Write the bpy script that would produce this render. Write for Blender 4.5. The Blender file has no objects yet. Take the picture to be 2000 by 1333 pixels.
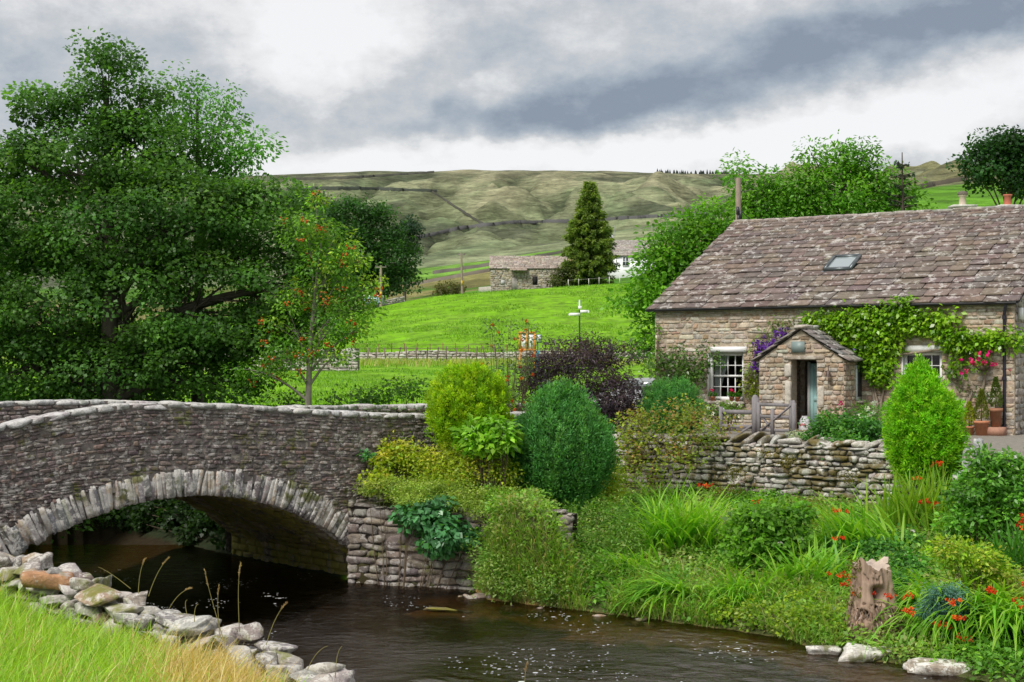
import bpy, math, numpy as np
from mathutils import Matrix, Vector
S = bpy.context.scene
R_ = math.radians
RNG = np.random.default_rng(7)

# ------------------------------------------------------------------ camera, sky, sun, exposure
F, H, Y0 = 3000.0, 5.0, 707.0            # focal length in photo pixels, eye height, horizon row
cam_d = bpy.data.cameras.new('camera'); cam = bpy.data.objects.new('camera', cam_d)
S.collection.objects.link(cam); S.camera = cam
cam.location = (0, 0, H); cam.rotation_euler = (R_(90), 0, 0)
cam_d.lens = 54.0; cam_d.sensor_width = 36.0
cam_d.shift_y = (Y0 - 666.5) / 2000.0
cam_d.clip_start = 0.1; cam_d.clip_end = 9000
S.view_settings.view_transform = 'Standard'; S.view_settings.look = 'None'
S.view_settings.exposure = 1.4; S.view_settings.gamma = 1.0
S.render.resolution_x, S.render.resolution_y = 1024, 682
S.cycles.max_bounces = 6; S.cycles.transparent_max_bounces = 12
S.cycles.use_denoising = True
S.cycles.sample_clamp_indirect = 4.0

SUN_AZ, SUN_EL = R_(218), R_(48)          # compass bearing of the sun from +Y, clockwise
W = bpy.data.worlds.new('World'); S.world = W; W.use_nodes = True
class G:
    """tiny node-graph writer"""
    def __init__(s, nt): s.nt = nt; s.n = nt.nodes; s.l = nt.links
    def put(s, sock, v):
        if isinstance(v, bpy.types.NodeSocket): s.l.new(v, sock)
        elif v is not None:
            if sock.type == 'RGBA' and len(v) == 3: v = (*v, 1)
            sock.default_value = v
    def node(s, typ, ins=None, **kw):
        nd = s.n.new(typ)
        for k, v in kw.items(): setattr(nd, k, v)
        for k, v in (ins or {}).items(): s.put(nd.inputs[k], v)
        return nd
    def m(s, op, a, b=None, c=None):
        nd = s.n.new('ShaderNodeMath'); nd.operation = op
        s.put(nd.inputs[0], a); s.put(nd.inputs[1], b); s.put(nd.inputs[2], c)
        return nd.outputs[0]
    def vm(s, op, a, b=None):
        nd = s.n.new('ShaderNodeVectorMath'); nd.operation = op
        s.put(nd.inputs[0], a); s.put(nd.inputs[1], b); return nd.outputs[0]
    def noise(s, vec, scale, detail=4, rough=0.55, dist=0.0, out='Fac'):
        return s.node('ShaderNodeTexNoise', {'Vector': vec, 'Scale': scale, 'Detail': detail, 'Roughness': rough, 'Distortion': dist}).outputs[out]
    def ramp(s, v, a, b, lo=0.0, hi=1.0, smooth=True):
        nd = s.node('ShaderNodeMapRange', {'Value': v, 'From Min': a, 'From Max': b, 'To Min': lo, 'To Max': hi})
        nd.interpolation_type = 'SMOOTHSTEP' if smooth else 'LINEAR'
        return nd.outputs[0]
    def mix(s, f, a, b, mode='MIX'):
        nd = s.n.new('ShaderNodeMix'); nd.data_type = 'RGBA'; nd.blend_type = mode
        s.put(nd.inputs[0], f); s.put(nd.inputs[6], a); s.put(nd.inputs[7], b); return nd.outputs[2]
def build_sky():
    g = G(W.node_tree); g.n.clear()
    sky = g.node('ShaderNodeTexSky', sky_type='NISHITA', sun_disc=False, sun_elevation=SUN_EL, sun_rotation=SUN_AZ)
    d = g.node('ShaderNodeTexCoord').outputs['Generated']
    sp = g.node('ShaderNodeSeparateXYZ', {0: d})
    az0 = g.m('MULTIPLY', g.m('ARCTAN2', sp.outputs[0], sp.outputs[1]), 57.2958)
    el0 = g.m('MULTIPLY', g.m('ARCSINE', sp.outputs[2]), 57.2958)
    wv = g.node('ShaderNodeCombineXYZ', {0: az0, 1: g.m('MULTIPLY', el0, 1.6), 2: 0.0}).outputs[0]
    wn = g.noise(wv, 0.16, 5, 0.6, out='Color')
    wsp = g.node('ShaderNodeSeparateXYZ', {0: wn})
    wn2 = g.noise(wv, 0.55, 5, 0.6, out='Color')
    wsp2 = g.node('ShaderNodeSeparateXYZ', {0: wn2})
    def warp(c, a, b, s1, s2): return g.m('ADD', g.m('ADD', c, g.m('MULTIPLY', g.m('SUBTRACT', a, 0.5), s1)), g.m('MULTIPLY', g.m('SUBTRACT', b, 0.5), s2))
    az = warp(az0, wsp.outputs[0], wsp2.outputs[0], 6.0, 2.6)
    el = warp(el0, wsp.outputs[1], wsp2.outputs[1], 2.2, 1.2)
    def blob(px, py, rx, ry, rot):
        ca, ce = math.degrees(math.atan((px-1000)/F)), math.degrees((Y0-py)/F)
        rx, ry = math.degrees(rx/F), math.degrees(ry/F)
        c, s_ = math.cos(R_(rot)), math.sin(R_(rot))
        x = g.m('SUBTRACT', az, ca); y = g.m('SUBTRACT', el, ce)
        u = g.m('DIVIDE', g.m('ADD', g.m('MULTIPLY', x, c), g.m('MULTIPLY', y, s_)), rx)
        v = g.m('DIVIDE', g.m('SUBTRACT', g.m('MULTIPLY', y, c), g.m('MULTIPLY', x, s_)), ry)
        r2 = g.m('ADD', g.m('MULTIPLY', u, u), g.m('MULTIPLY', v, v))
        return g.m('EXPONENT', g.m('MULTIPLY', r2, -1.0))
    # (px, py, rx, ry, tilt, weight): + brighter, - darker
    lum = g.m('ADD', 0.56, g.m('MULTIPLY', g.m('SUBTRACT', g.noise(wv, 0.30, 8, 0.66), 0.5), 0.75))
    for px, py, rx, ry, rot, w in BLOBS:
        lum = g.m('ADD', lum, g.m('MULTIPLY', blob(px, py, rx, ry, rot), w))
    lum = g.m('MINIMUM', g.m('MAXIMUM', lum, 0.10), 0.95)
    up = g.ramp(el0, 14.0, 40.0, 0.0, 1.0)          # even grey-white cloud overhead, out of view, brightened to add fill light
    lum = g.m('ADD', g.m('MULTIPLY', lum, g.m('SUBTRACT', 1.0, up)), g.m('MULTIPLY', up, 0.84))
    nd = g.n.new('ShaderNodeValToRGB'); cr = nd.color_ramp
    cr.elements[0].position = 0.12; cr.elements[0].color = (0.23, 0.27, 0.33, 1)
    cr.elements[1].position = 0.9; cr.elements[1].color = (0.86, 0.855, 0.86, 1)
    for p, c in ((0.35, (0.36, 0.405, 0.46, 1)), (0.55, (0.54, 0.555, 0.575, 1)), (0.72, (0.75, 0.745, 0.745, 1))):
        e = cr.elements.new(p); e.color = c
    g.l.new(lum, nd.inputs[0])
    cl = g.vm('SCALE', nd.outputs[0]); cl.node.inputs['Scale'].default_value = 4.0
    col = g.mix(0.04, cl, sky.outputs[0])
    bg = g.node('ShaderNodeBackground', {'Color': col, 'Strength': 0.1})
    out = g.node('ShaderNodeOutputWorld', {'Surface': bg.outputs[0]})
BLOBS = [(640, 80, 150, 110, 35, 0.50), (1050, 310, 900, 42, 3, 0.45), (1750, 240, 380, 60, 12, 0.42),
         (1500, 135, 520, 62, 10, -0.36), (1120, 230, 300, 45, 8, -0.32), (1900, 60, 260, 60, 5, -0.36), (930, 120, 170, 60, 30, -0.10),
         (560, 215, 230, 50, -12, -0.15), (60, 190, 200, 90, 0, -0.10), (330, 160, 260, 70, 0, -0.03), (330, 30, 330, 40, 0, 0.12), (1330, 30, 300, 40, 10, 0.02),
         (960, 170, 60, 50, 20, 0.22), (800, 230, 90, 30, 20, 0.14)]
build_sky()
sl = bpy.data.lights.new('sun', 'SUN'); sun = bpy.data.objects.new('sun', sl); S.collection.objects.link(sun)
sl.energy = 1.4; sl.angle = R_(20); sl.color = (1.0, 0.955, 0.88)
sd = Vector((math.sin(SUN_AZ)*math.cos(SUN_EL), math.cos(SUN_AZ)*math.cos(SUN_EL), math.sin(SUN_EL)))
sun.rotation_euler = (-sd).to_track_quat('-Z', 'Y').to_euler()

# ------------------------------------------------------------------ helpers
def P(px, py, Y): return np.array([(px-1000)/F*Y, Y, H-(py-Y0)/F*Y])
def nrm(v):
    v = np.asarray(v, float); return v/np.maximum(np.linalg.norm(v, axis=-1, keepdims=True), 1e-9)
ORG = {}
def thing(name, label, cat, loc=(0, 0, 0), group=None, kind=None):
    o = bpy.data.objects.new(name, None); S.collection.objects.link(o); o.location = loc
    o.empty_display_size = 0.2; ORG[o] = np.array(loc, float); return tag(o, label, cat, group, kind)
def tag(o, label=None, cat=None, group=None, kind=None):
    if label: o['label'] = label
    if cat: o['category'] = cat
    if group: o['group'] = group
    if kind: o['kind'] = kind
    return o
class MB:
    def __init__(s): s.v = []; s.f = []; s.c = []; s.n = 0
    def add(s, v, f, c):
        v = np.asarray(v, float).reshape(-1, 3); f = np.asarray(f, np.int64)
        c = np.asarray(c, float)
        if c.ndim == 1: c = np.broadcast_to(c, (len(v), 3))
        s.v.append(v); s.f.append(f+s.n); s.c.append(c); s.n += len(v)
    def build(s, name, mat, parent=None, smooth=False, loc=None):
        v = np.concatenate(s.v); c = np.concatenate(s.c)
        org = ORG[parent] if parent is not None else (np.array(loc, float) if loc is not None else np.zeros(3))
        v = v-org
        me = bpy.data.meshes.new(name)
        me.vertices.add(len(v)); me.vertices.foreach_set('co', v.astype(np.float32).ravel())
        li = np.concatenate([f.ravel() for f in s.f]); tot = np.concatenate([np.full(len(f), f.shape[1]) for f in s.f])
        me.loops.add(len(li)); me.loops.foreach_set('vertex_index', li.astype(np.int32))
        st = np.concatenate([[0], np.cumsum(tot)[:-1]])
        me.polygons.add(len(tot)); me.polygons.foreach_set('loop_start', st.astype(np.int32))
        me.update(calc_edges=True)
        if smooth: me.polygons.foreach_set('use_smooth', np.ones(len(tot), bool))
        ca = me.color_attributes.new('Col', 'FLOAT_COLOR', 'POINT')
        ca.data.foreach_set('color', np.concatenate([c, np.ones((len(c), 1))], 1).astype(np.float32).ravel())
        me.materials.append(mat)
        o = bpy.data.objects.new(name, me); S.collection.objects.link(o)
        if parent is not None: o.parent = parent; ORG[o] = ORG[parent]
        else: o.location = org; ORG[o] = org
        return o
def grid_faces(nu, nv, wrap=False):
    i = np.arange(nu-1)[:, None]; j = np.arange(nv if wrap else nv-1)[None, :]; j2 = (j+1) % nv
    return np.stack([i*nv+j, (i+1)*nv+j, (i+1)*nv+j2, i*nv+j2], -1).reshape(-1, 4)
BOXV = np.array([[x, y, z] for x in (-1, 1) for y in (-1, 1) for z in (-1, 1)], float)
BOXF = np.array([[0, 1, 3, 2], [4, 6, 7, 5], [0, 4, 5, 1], [2, 3, 7, 6], [0, 2, 6, 4], [1, 5, 7, 3]])
def box(mb, c, half, col, ax=None):
    v = BOXV*np.array(half); v = v@np.asarray(ax) if ax is not None else v
    mb.add(v+np.array(c), BOXF, col)
def bar(mb, a, b, w, t, col, ref=(0, 0, 1)):
    """square bar from a to b, w across, t along ref-normal"""
    a = np.array(a, float); b = np.array(b, float); d = b-a; L = np.linalg.norm(d); d /= L
    r = np.array(ref, float); s_ = np.cross(d, r)
    if np.linalg.norm(s_) < 1e-3: s_ = np.cross(d, (1, 0, 0))
    s_ = nrm(s_); u = np.cross(s_, d)
    box(mb, (a+b)/2, (L/2, w/2, t/2), col, np.array([d, s_, u]))
def tube(mb, pts, rad, col, sides=6, cap=True):
    pts = np.asarray(pts, float); k = len(pts); rad = np.broadcast_to(np.asarray(rad, float), (k,))
    d = nrm(np.gradient(pts, axis=0)); ref = np.array([0.31, 0.17, 0.93])
    if abs(d[:, 2]).mean() > 0.8: ref = np.array([0.95, 0.25, 0.05])
    a = nrm(np.cross(d, ref)); b = np.cross(d, a)
    th = np.arange(sides)/sides*2*np.pi
    v = pts[:, None]+rad[:, None, None]*(a[:, None]*np.cos(th)[None, :, None]+b[:, None]*np.sin(th)[None, :, None])
    mb.add(v, grid_faces(k, sides, True)[:, ::-1], col)
    if cap:
        mb.add(v[-1], np.arange(sides)[None], col); mb.add(v[0], np.arange(sides)[None, ::-1], col)
def lathe(mb, c, prof, col, sides=20):
    prof = np.array(prof, float); th = np.arange(sides)/sides*2*np.pi
    v = np.stack([prof[:, 0:1]*np.cos(th), prof[:, 0:1]*np.sin(th), np.broadcast_to(prof[:, 1:2], (len(prof), sides))], -1)
    mb.add(v+np.array(c), grid_faces(len(prof), sides, True)[:, ::-1], col)
def bez(a, b, c, n=7):
    t = np.linspace(0, 1, n)[:, None]; return (1-t)**2*np.array(a)+2*t*(1-t)*np.array(b)+t*t*np.array(c)
# value noise -------------------------------------------------------
def _h(ix, iy, seed):
    n = (ix.astype(np.int64)*374761393+iy.astype(np.int64)*668265263+seed*974711) & 0x7fffffff
    n = ((n ^ (n >> 13))*1274126177) & 0x7fffffff
    return ((n ^ (n >> 16)) & 0xffff)/65535.0
def vn(x, y, seed=0):
    x = np.asarray(x, float); y = np.asarray(y, float); ix = np.floor(x); iy = np.floor(y); fx = x-ix; fy = y-iy
    fx = fx*fx*(3-2*fx); fy = fy*fy*(3-2*fy)
    return (_h(ix, iy, seed)*(1-fx)+_h(ix+1, iy, seed)*fx)*(1-fy)+(_h(ix, iy+1, seed)*(1-fx)+_h(ix+1, iy+1, seed)*fx)*fy
def fbm(x, y, seed=0, o=4, g=0.5):
    t = 0; a = 1; s_ = 0
    for k in range(o): t = t+a*vn(x*2**k, y*2**k, seed+k*17); s_ += a; a *= g
    return t/s_
def sst(a, b, x):
    t = np.clip((np.asarray(x, float)-a)/(b-a), 0, 1); return t*t*(3-2*t)
# stones -------------------------------------------------------------
def _cube(n):
    vs = []; fs = []; key = {}
    def idx(p):
        k = tuple(np.round(p, 4))
        if k not in key: key[k] = len(vs); vs.append(p)
        return key[k]
    L = np.linspace(-1, 1, n+1)
    for ax in range(3):
        for sg in (-1, 1):
            for i in range(n):
                for j in range(n):
                    q = []
                    for (a, b) in ((i, j), (i+1, j), (i+1, j+1), (i, j+1)):
                        p = [0, 0, 0]; p[ax] = sg; p[(ax+1) % 3] = L[a]; p[(ax+2) % 3] = L[b]; q.append(idx(tuple(p)))
                    fs.append(q if sg > 0 else q[::-1])
    return np.array(vs, float), np.array(fs)
CUBE = {n: _cube(n) for n in (2, 3, 4, 6)}
def stones(mb, C, HS, A, cols, k=5.0, n=3, rough=0.10, rng=RNG, chop=0):
    """N rounded irregular stones: centres C, half sizes HS, axes A (N,3,3 rows), colours"""
    C = np.atleast_2d(C); N = len(C); v0, f0 = CUBE[n]
    t = np.sign(v0)*np.abs(v0)**0.8
    t = t/(np.sum(np.abs(t)**k, 1)**(1/k))[:, None]
    v = np.repeat(t[None], N, 0)
    fr = rng.normal(0, 1.7, (N, 3, 3)); ph = rng.uniform(0, 6.28, (N, 3))
    for q in range(3):
        v = v*(1+rough*np.sin(np.einsum('nvi,ni->nv', v, fr[:, q])+ph[:, q, None])[..., None])
    for q in range(chop):
        pn = nrm(rng.normal(0, 1, (N, 3))); pd = rng.uniform(0.55, 0.95, N)
        ov = np.maximum(0, np.einsum('nvi,ni->nv', v, pn)-pd[:, None]); v = v-ov[..., None]*pn[:, None]*0.9
    v = v+rng.normal(0, rough*0.22, v.shape)
    v = v*np.asarray(HS)[:, None]
    v = np.einsum('nvi,nij->nvj', v, np.broadcast_to(A, (N, 3, 3)))+C[:, None]
    f = (f0[None]+(np.arange(N)*len(v0))[:, None, None]).reshape(-1, 4)
    mb.add(v, f, np.repeat(np.asarray(cols), len(v0), 0))
def rot_axes(A, yaw=0, roll=0, pitch=0):
    """rotate row axes about their own third/second/first axis (arrays or scalars)"""
    A = np.asarray(A, float)
    def r(a, i, j):
        M = np.zeros(np.shape(a)+(3, 3)); M[...] = np.eye(3)
        c, s_ = np.cos(a), np.sin(a); M[..., i, i] = c; M[..., j, j] = c; M[..., i, j] = s_; M[..., j, i] = -s_; return M
    return r(np.asarray(yaw, float), 0, 1)@r(np.asarray(roll, float), 0, 2)@r(np.asarray(pitch, float), 1, 2)@A
def pick(pal, n, rng=RNG, var=0.12):
    pal = np.array([p[:3] for p in pal]); w = None
    i = rng.integers(0, len(pal), n); return np.clip(pal[i]*rng.normal(1, var, (n, 1))*rng.normal(1, 0.03, (n, 3)), 0.004, 0.9)
def facing(mb, pos, s0, s1, t0, t1, ch, ln, depth, pal, excl=None, top=None, gap=0.012, rough=0.07, k=6.0, tilt=0.02, rng=RNG, n=3, chop=1):
    """courses of stones over a (possibly curved) face; pos(s,t)->(point, outward normal)"""
    t = t0; C = []; HS = []; A = []
    while t < t1-0.02:
        h = min(rng.uniform(*ch), max(t1-t, 0.03)); holes = excl(t, t+h) if excl else []
        s = s0-rng.uniform(0, ln[0])
        while s < s1:
            L = rng.uniform(*ln)*(1.5 if rng.random() < 0.08 else 1); a, b = max(s, s0), min(s+L, s1); s += L
            segs = [(a, b)]
            for (ha, hb) in holes:
                segs = [q for (x, y) in segs for q in ((x, min(y, ha)), (max(x, hb), y)) if q[1]-q[0] > 0.03]
            for (x, y) in segs:
                if y-x < 0.05: continue
                sc, tc = (x+y)/2, t+h/2; hh = h
                if top is not None:
                    tp = top(sc)
                    if t+0.02 > tp: continue
                    if t+h > tp: hh = tp-t; tc = t+hh/2
                p, nn = pos(sc, tc); pu, _ = pos(sc+0.05, tc); u = nrm(pu-p); up = np.cross(nn, u); up = up if up[2] >= -0.2 else -up
                C.append(p+nn*rng.normal(0, depth*0.18)); HS.append(((y-x)/2-gap/2, depth*rng.uniform(0.85, 1.15), hh/2-gap/2)); A.append(np.array([u, -nn, nrm(up)]))
        t += h
    N = len(C); A = rot_axes(np.array(A), rng.normal(0, tilt, N), rng.normal(0, tilt, N), rng.normal(0, tilt*1.5, N))
    stones(mb, np.array(C), np.array(HS), A, pick(pal, N, rng), k, n, rough, rng, chop)
# leaves --------------------------------------------------------------
def leaf_quads(mb, B, D, Nn, L, Wd, cols, fold=0.12):
    """diamond leaves: base, direction, normal, length, half width"""
    D = nrm(D); sd_ = nrm(np.cross(D, Nn)); n2 = np.cross(sd_, D); L = np.asarray(L)[:, None]; Wd = np.asarray(Wd)[:, None]
    v = np.stack([B, B+D*L*0.45+sd_*Wd+n2*Wd*fold*2, B+D*L-n2*L*0.12, B+D*L*0.45-sd_*Wd+n2*Wd*fold*2], 1)
    N = len(B); mb.add(v, np.arange(N*4).reshape(N, 4), np.repeat(cols, 4, 0))
def lobes_px(L, ydef):
    out = []
    for l in L:
        px, py, rx, ry = l[:4]; Y = l[4] if len(l) > 4 else ydef
        c = P(px, py, Y); a, b = rx*Y/F, ry*Y/F; out.append((c, np.array([a, l[5] if len(l) > 5 else (a*0.6+b*0.4), b])))
    return out
def clusters_in(lobes, spacing, rng, shell=0.55, outl=0.10):
    C = []; O = []; I = []
    for i, (c, r) in enumerate(lobes):
        n = int(max(3, 11.5*(r[0]*r[1]*r[2])**(2/3)/spacing**2))
        d = nrm(rng.normal(0, 1, (n, 3))); rad = rng.uniform(shell, 1.0, n)**0.7
        o = rng.random(n) < outl; rad[o] *= rng.uniform(1.02, 1.22, o.sum())
        p = c+d*r*rad[:, None]; keep = np.ones(n, bool)
        for j, (c2, r2) in enumerate(lobes):
            if j != i: keep &= np.linalg.norm((p-c2)/r2, axis=1) > 0.62
        C.append(p[keep]); O.append(nrm(d[keep]/r)); I.append(np.full(keep.sum(), i))
    return np.concatenate(C), np.concatenate(O), np.concatenate(I)
def leaf_mass(mb, C, O, cr, per, size, pal, rng, aspect=0.42, flat=0.65, upb=0.8, droop=0.0, var=0.18, szv=0.3):
    n = len(C); per_n = np.maximum(4, rng.normal(per, per*0.25, n).astype(int)); idx = np.repeat(np.arange(n), per_n); M = len(idx)
    g = rng.normal(0, 1, (M, 3)); g /= np.maximum(1, np.linalg.norm(g, axis=1)/1.7)[:, None]
    sc = rng.uniform(0.7, 1.3, n)[idx][:, None]*cr
    p = C[idx]+g*sc*np.array([1, 1, flat])
    D = nrm(g*np.array([1, 1, 0.5])+rng.normal(0, 0.6, (M, 3))+np.array([0, 0, -droop]))
    Nn = nrm(g*np.array([1, 1, 1/max(flat, .3)])*0.45+O[idx]*0.45+np.array([0, 0, upb*.8])+rng.normal(0, 0.38, (M, 3)))
    ccol = pick(pal, n, rng, 0.16)[idx]*rng.normal(1, var, (M, 1)).clip(0.45, 1.7)
    L = size*rng.uniform(1-szv, 1+szv, M)
    leaf_quads(mb, p, D, Nn, L, L*aspect, ccol.clip(0.003, 0.85))
# ------------------------------------------------------------------ materials
def newmat(name):
    m = bpy.data.materials.new(name); m.use_nodes = True; g = G(m.node_tree); g.n.clear(); return m, g
def fin(g, sh, disp=None):
    o = g.node('ShaderNodeOutputMaterial'); g.l.new(sh, o.inputs['Surface']); return o
def m_leaf(name, trans=0.48, rough=0.45, spec=0.35):
    m, g = newmat(name); c = g.node('ShaderNodeAttribute', attribute_name='Col').outputs['Color']
    p = g.node('ShaderNodeBsdfPrincipled', {'Base Color': c, 'Roughness': rough, 'Specular IOR Level': spec})
    tc = g.mix(1.0, c, (1.25, 1.35, 0.45), 'MULTIPLY')
    t = g.node('ShaderNodeBsdfTranslucent', {'Color': tc})
    fin(g, g.node('ShaderNodeMixShader', {0: trans, 1: p.outputs[0], 2: t.outputs[0]}).outputs[0]); return m
def m_stone(name, lichen=(0.62, 0.60, 0.55), la=0.35, moss=(0.10, 0.11, 0.02), ma=0.0, bump=0.5, sc=1.0, rough=0.9, lsc=5.0):
    m, g = newmat(name); c = g.node('ShaderNodeAttribute', attribute_name='Col').outputs['Color']
    o = g.node('ShaderNodeNewGeometry').outputs['Position']
    n1 = g.noise(o, 9*sc, 6, 0.65); n2 = g.noise(o, 38*sc, 5, 0.7); n3 = g.noise(o, lsc*sc, 7, 0.72, 0.4); n4 = g.noise(o, 1.7*sc, 4, 0.6)
    v = g.m('MULTIPLY', g.ramp(n1, 0.25, 0.75, 0.62, 1.35, False), g.ramp(n2, 0.25, 0.75, 0.72, 1.25, False))
    c = g.vm('SCALE', c); c.node.inputs['Scale'].default_value = 1; g.l.new(g.node('ShaderNodeAttribute', attribute_name='Col').outputs['Color'], c.node.inputs[0]); g.l.new(v, c.node.inputs['Scale'])
    lf = g.m('MULTIPLY', g.ramp(g.m('ADD', n3, g.m('MULTIPLY', n2, 0.14)), 0.62-0.16*la, 0.66-0.10*la), min(1, 0.5+la))
    c = g.mix(lf, c, lichen)
    if ma > 0:
        mf = g.m('MULTIPLY', g.ramp(g.m('ADD', n4, g.m('MULTIPLY', n1, 0.3)), 0.72-0.2*ma, 0.84-0.2*ma), 0.85); c = g.mix(mf, c, moss)
    b = g.node('ShaderNodeBump', {'Strength': bump, 'Distance': 0.03/sc, 'Height': g.m('ADD', n1, g.m('MULTIPLY', n2, 0.6))})
    p = g.node('ShaderNodeBsdfPrincipled', {'Base Color': c, 'Roughness': rough, 'Specular IOR Level': 0.25, 'Normal': b.outputs[0]})
    fin(g, p.outputs[0]); return m
def m_plain(name, rough=0.5, var=0.15, sc=12.0, bump=0.1, metal=0.0, spec=0.4, stretch=(1, 1, 1)):
    """colour from the mesh, with a little procedural wear"""
    m, g = newmat(name); c = g.node('ShaderNodeAttribute', attribute_name='Col').outputs['Color']
    o = g.vm('MULTIPLY', g.node('ShaderNodeNewGeometry').outputs['Position'], stretch)
    n1 = g.noise(o, sc, 5, 0.65); v = g.ramp(n1, 0.25, 0.75, 1-var, 1+var, False)
    cc = g.vm('SCALE', c); g.l.new(v, cc.node.inputs['Scale'])
    b = g.node('ShaderNodeBump', {'Strength': bump, 'Distance': 0.02, 'Height': n1})
    p = g.node('ShaderNodeBsdfPrincipled', {'Base Color': cc, 'Roughness': rough, 'Metallic': metal, 'Specular IOR Level': spec, 'Normal': b.outputs[0]})
    fin(g, p.outputs[0]); return m
def m_glass(name, tint=(0.55, 0.6, 0.65), refl=1.0):
    m, g = newmat(name)
    fr = g.node('ShaderNodeFresnel', {'IOR': 1.5})
    t = g.node('ShaderNodeBsdfTransparent', {'Color': (0.85, 0.88, 0.9)}); gl = g.node('ShaderNodeBsdfGlossy', {'Color': (1, 1, 1), 'Roughness': 0.02})
    fin(g, g.node('ShaderNodeMixShader', {0: fr.outputs[0], 1: t.outputs[0], 2: gl.outputs[0]}).outputs[0]); return m
M = dict(
    leaf=m_leaf('leaf'), leaf_gloss=m_leaf('glossy_leaf', 0.4, 0.3, 0.5), needle=m_leaf('conifer_spray', 0.42, 0.55, 0.25), blade=m_leaf('grass_blade', 0.45, 0.45, 0.35),
    petal=m_leaf('petal', 0.3, 0.6, 0.2), bark=m_plain('bark', 0.9, 0.4, 7, 0.8, stretch=(1, 1, .25)), twig=m_plain('twig', 0.95, 0.3, 9, 0.4),
    cottage=m_stone('cottage_stone', (0.50, 0.46, 0.40), 0.16, bump=0.7), mortar=m_stone('lime_mortar', (0.4, 0.36, 0.3), 0.1, bump=0.6),
    bridge=m_stone('bridge_stone', (0.42, 0.40, 0.38), 0.22, ma=0.06, bump=0.9), vouss=m_stone('voussoir_stone', (0.55, 0.53, 0.50), 0.45, ma=0.05, bump=0.9, lsc=7),
    vault=m_stone('mossy_vault_stone', (0.30, 0.28, 0.16), 0.15, (0.20, 0.19, 0.03), 0.75, 0.8),
    coping=m_stone('pale_coping', (0.52, 0.51, 0.50), 0.45, bump=0.9, lsc=8), dry=m_stone('dry_wall_stone', (0.62, 0.60, 0.56), 0.32, (0.12, 0.09, 0.015), 0.42, 0.9),
    front=m_stone('weathered_stone', (0.60, 0.58, 0.54), 0.34, (0.16, 0.17, 0.02), 0.12, 1.0, lsc=12), river=m_stone('river_boulder', (0.66, 0.65, 0.6), 0.5, (0.12, 0.13, 0.03), 0.2, 0.8),
    farstone=m_stone('far_stone', (0.5, 0.48, 0.44), 0.3, bump=0.5, sc=0.5), slate=m_stone('stone_slate', (0.62, 0.60, 0.57), 0.0, (0.13, 0.11, 0.04), 0.0, 0.5, 0.8, 0.85, lsc=4.6),
    white=m_plain('white_paint', 0.5, 0.05, 6, 0.03), iron=m_plain('black_iron', 0.4, 0.15, 10, 0.05), wood=m_plain('weathered_wood', 0.85, 0.3, 10, 0.4, stretch=(1, 1, .3)),
    paint=m_plain('paint', 0.45, 0.08, 6, 0.03), terra=m_plain('terracotta', 0.85, 0.15, 15, 0.15), cloth=m_plain('cloth', 0.9, 0.1, 20, 0.2), glass=m_glass('glass'),
    metal=m_plain('grey_metal', 0.35, 0.08, 5, 0.02, 0.7), stump=m_stone('dead_wood', (0.5, 0.4, 0.36), 0.2, (0.10, 0.11, 0.02), 0.25, 0.9, 1.2),
)
# ------------------------------------------------------------------ terrain
ROWS = [
 (30, None, 3.0), (50, None, 3.0), (60, None, 3.45), (72, None, 3.85), (100, None, 4.5), (125, None, 5.0), (135, None, 5.5),
 (172, [(0, 668), (500, 660), (700, 645), (850, 628), (1000, 618), (1200, 608), (1400, 600), (2000, 560)]),
 (214, [(0, 650), (500, 630), (700, 607), (850, 578), (1000, 566), (1200, 554), (1400, 546), (2000, 478)]),
 (235, [(0, 655), (500, 637), (700, 609), (850, 582), (1000, 571), (1200, 558), (1400, 545), (2000, 474)]),
 (330, [(0, 640), (500, 612), (700, 600), (800, 590), (950, 562), (1200, 530), (1500, 474), (2000, 425)]),
 (450, [(0, 600), (500, 580), (700, 566), (820, 545), (950, 527), (1100, 505), (1500, 440), (1850, 405), (2000, 398)]),
 (600, [(0, 570), (500, 560), (820, 524), (950, 512), (1100, 486), (1500, 425), (1800, 380), (2000, 366)]),
 (850, [(0, 520), (500, 500), (820, 490), (1100, 462), (1400, 422), (1800, 364), (2000, 352)]),
 (1250, [(0, 440), (500, 415), (820, 420), (1100, 408), (1400, 388), (1800, 354), (2000, 349)]),
 (1900, [(0, 352), (400, 349), (560, 339), (700, 333.5), (1000, 332.5), (1150, 334), (1300, 337), (1450, 341), (1800, 348), (2000, 349)]),
 (2700, [(0, 400), (2000, 400)]), (4000, [(0, 480), (2000, 480)])]
_PX = np.linspace(-1600, 3600, 521); _LY = np.linspace(math.log(30), math.log(4000), 640)
def _table():
    Z = []
    for r in ROWS:
        Y = r[0]
        Z.append(np.full(len(_PX), r[2]) if r[1] is None else H-(np.interp(_PX, [a for a, b in r[1]], [b for a, b in r[1]])-Y0)*Y/F)
    Z = np.array(Z); lr = np.log([r[0] for r in ROWS])
    T = np.array([[0]]); T = np.stack([np.interp(_LY, lr, Z[:, j]) for j in range(len(_PX))], 1)
    k = np.array([1, 2, 3, 2, 1.])/9
    for _ in range(2):
        Tp = np.pad(T, ((2, 2), (2, 2)), 'edge'); T1 = sum(k[i]*Tp[i:i+T.shape[0], 2:-2] for i in range(5))
        Tp = np.pad(T1, ((2, 2), (2, 2)), 'edge'); T = sum(k[i]*Tp[2:-2, i:i+T.shape[1]] for i in range(5))
    return T
_T = _table()
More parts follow.
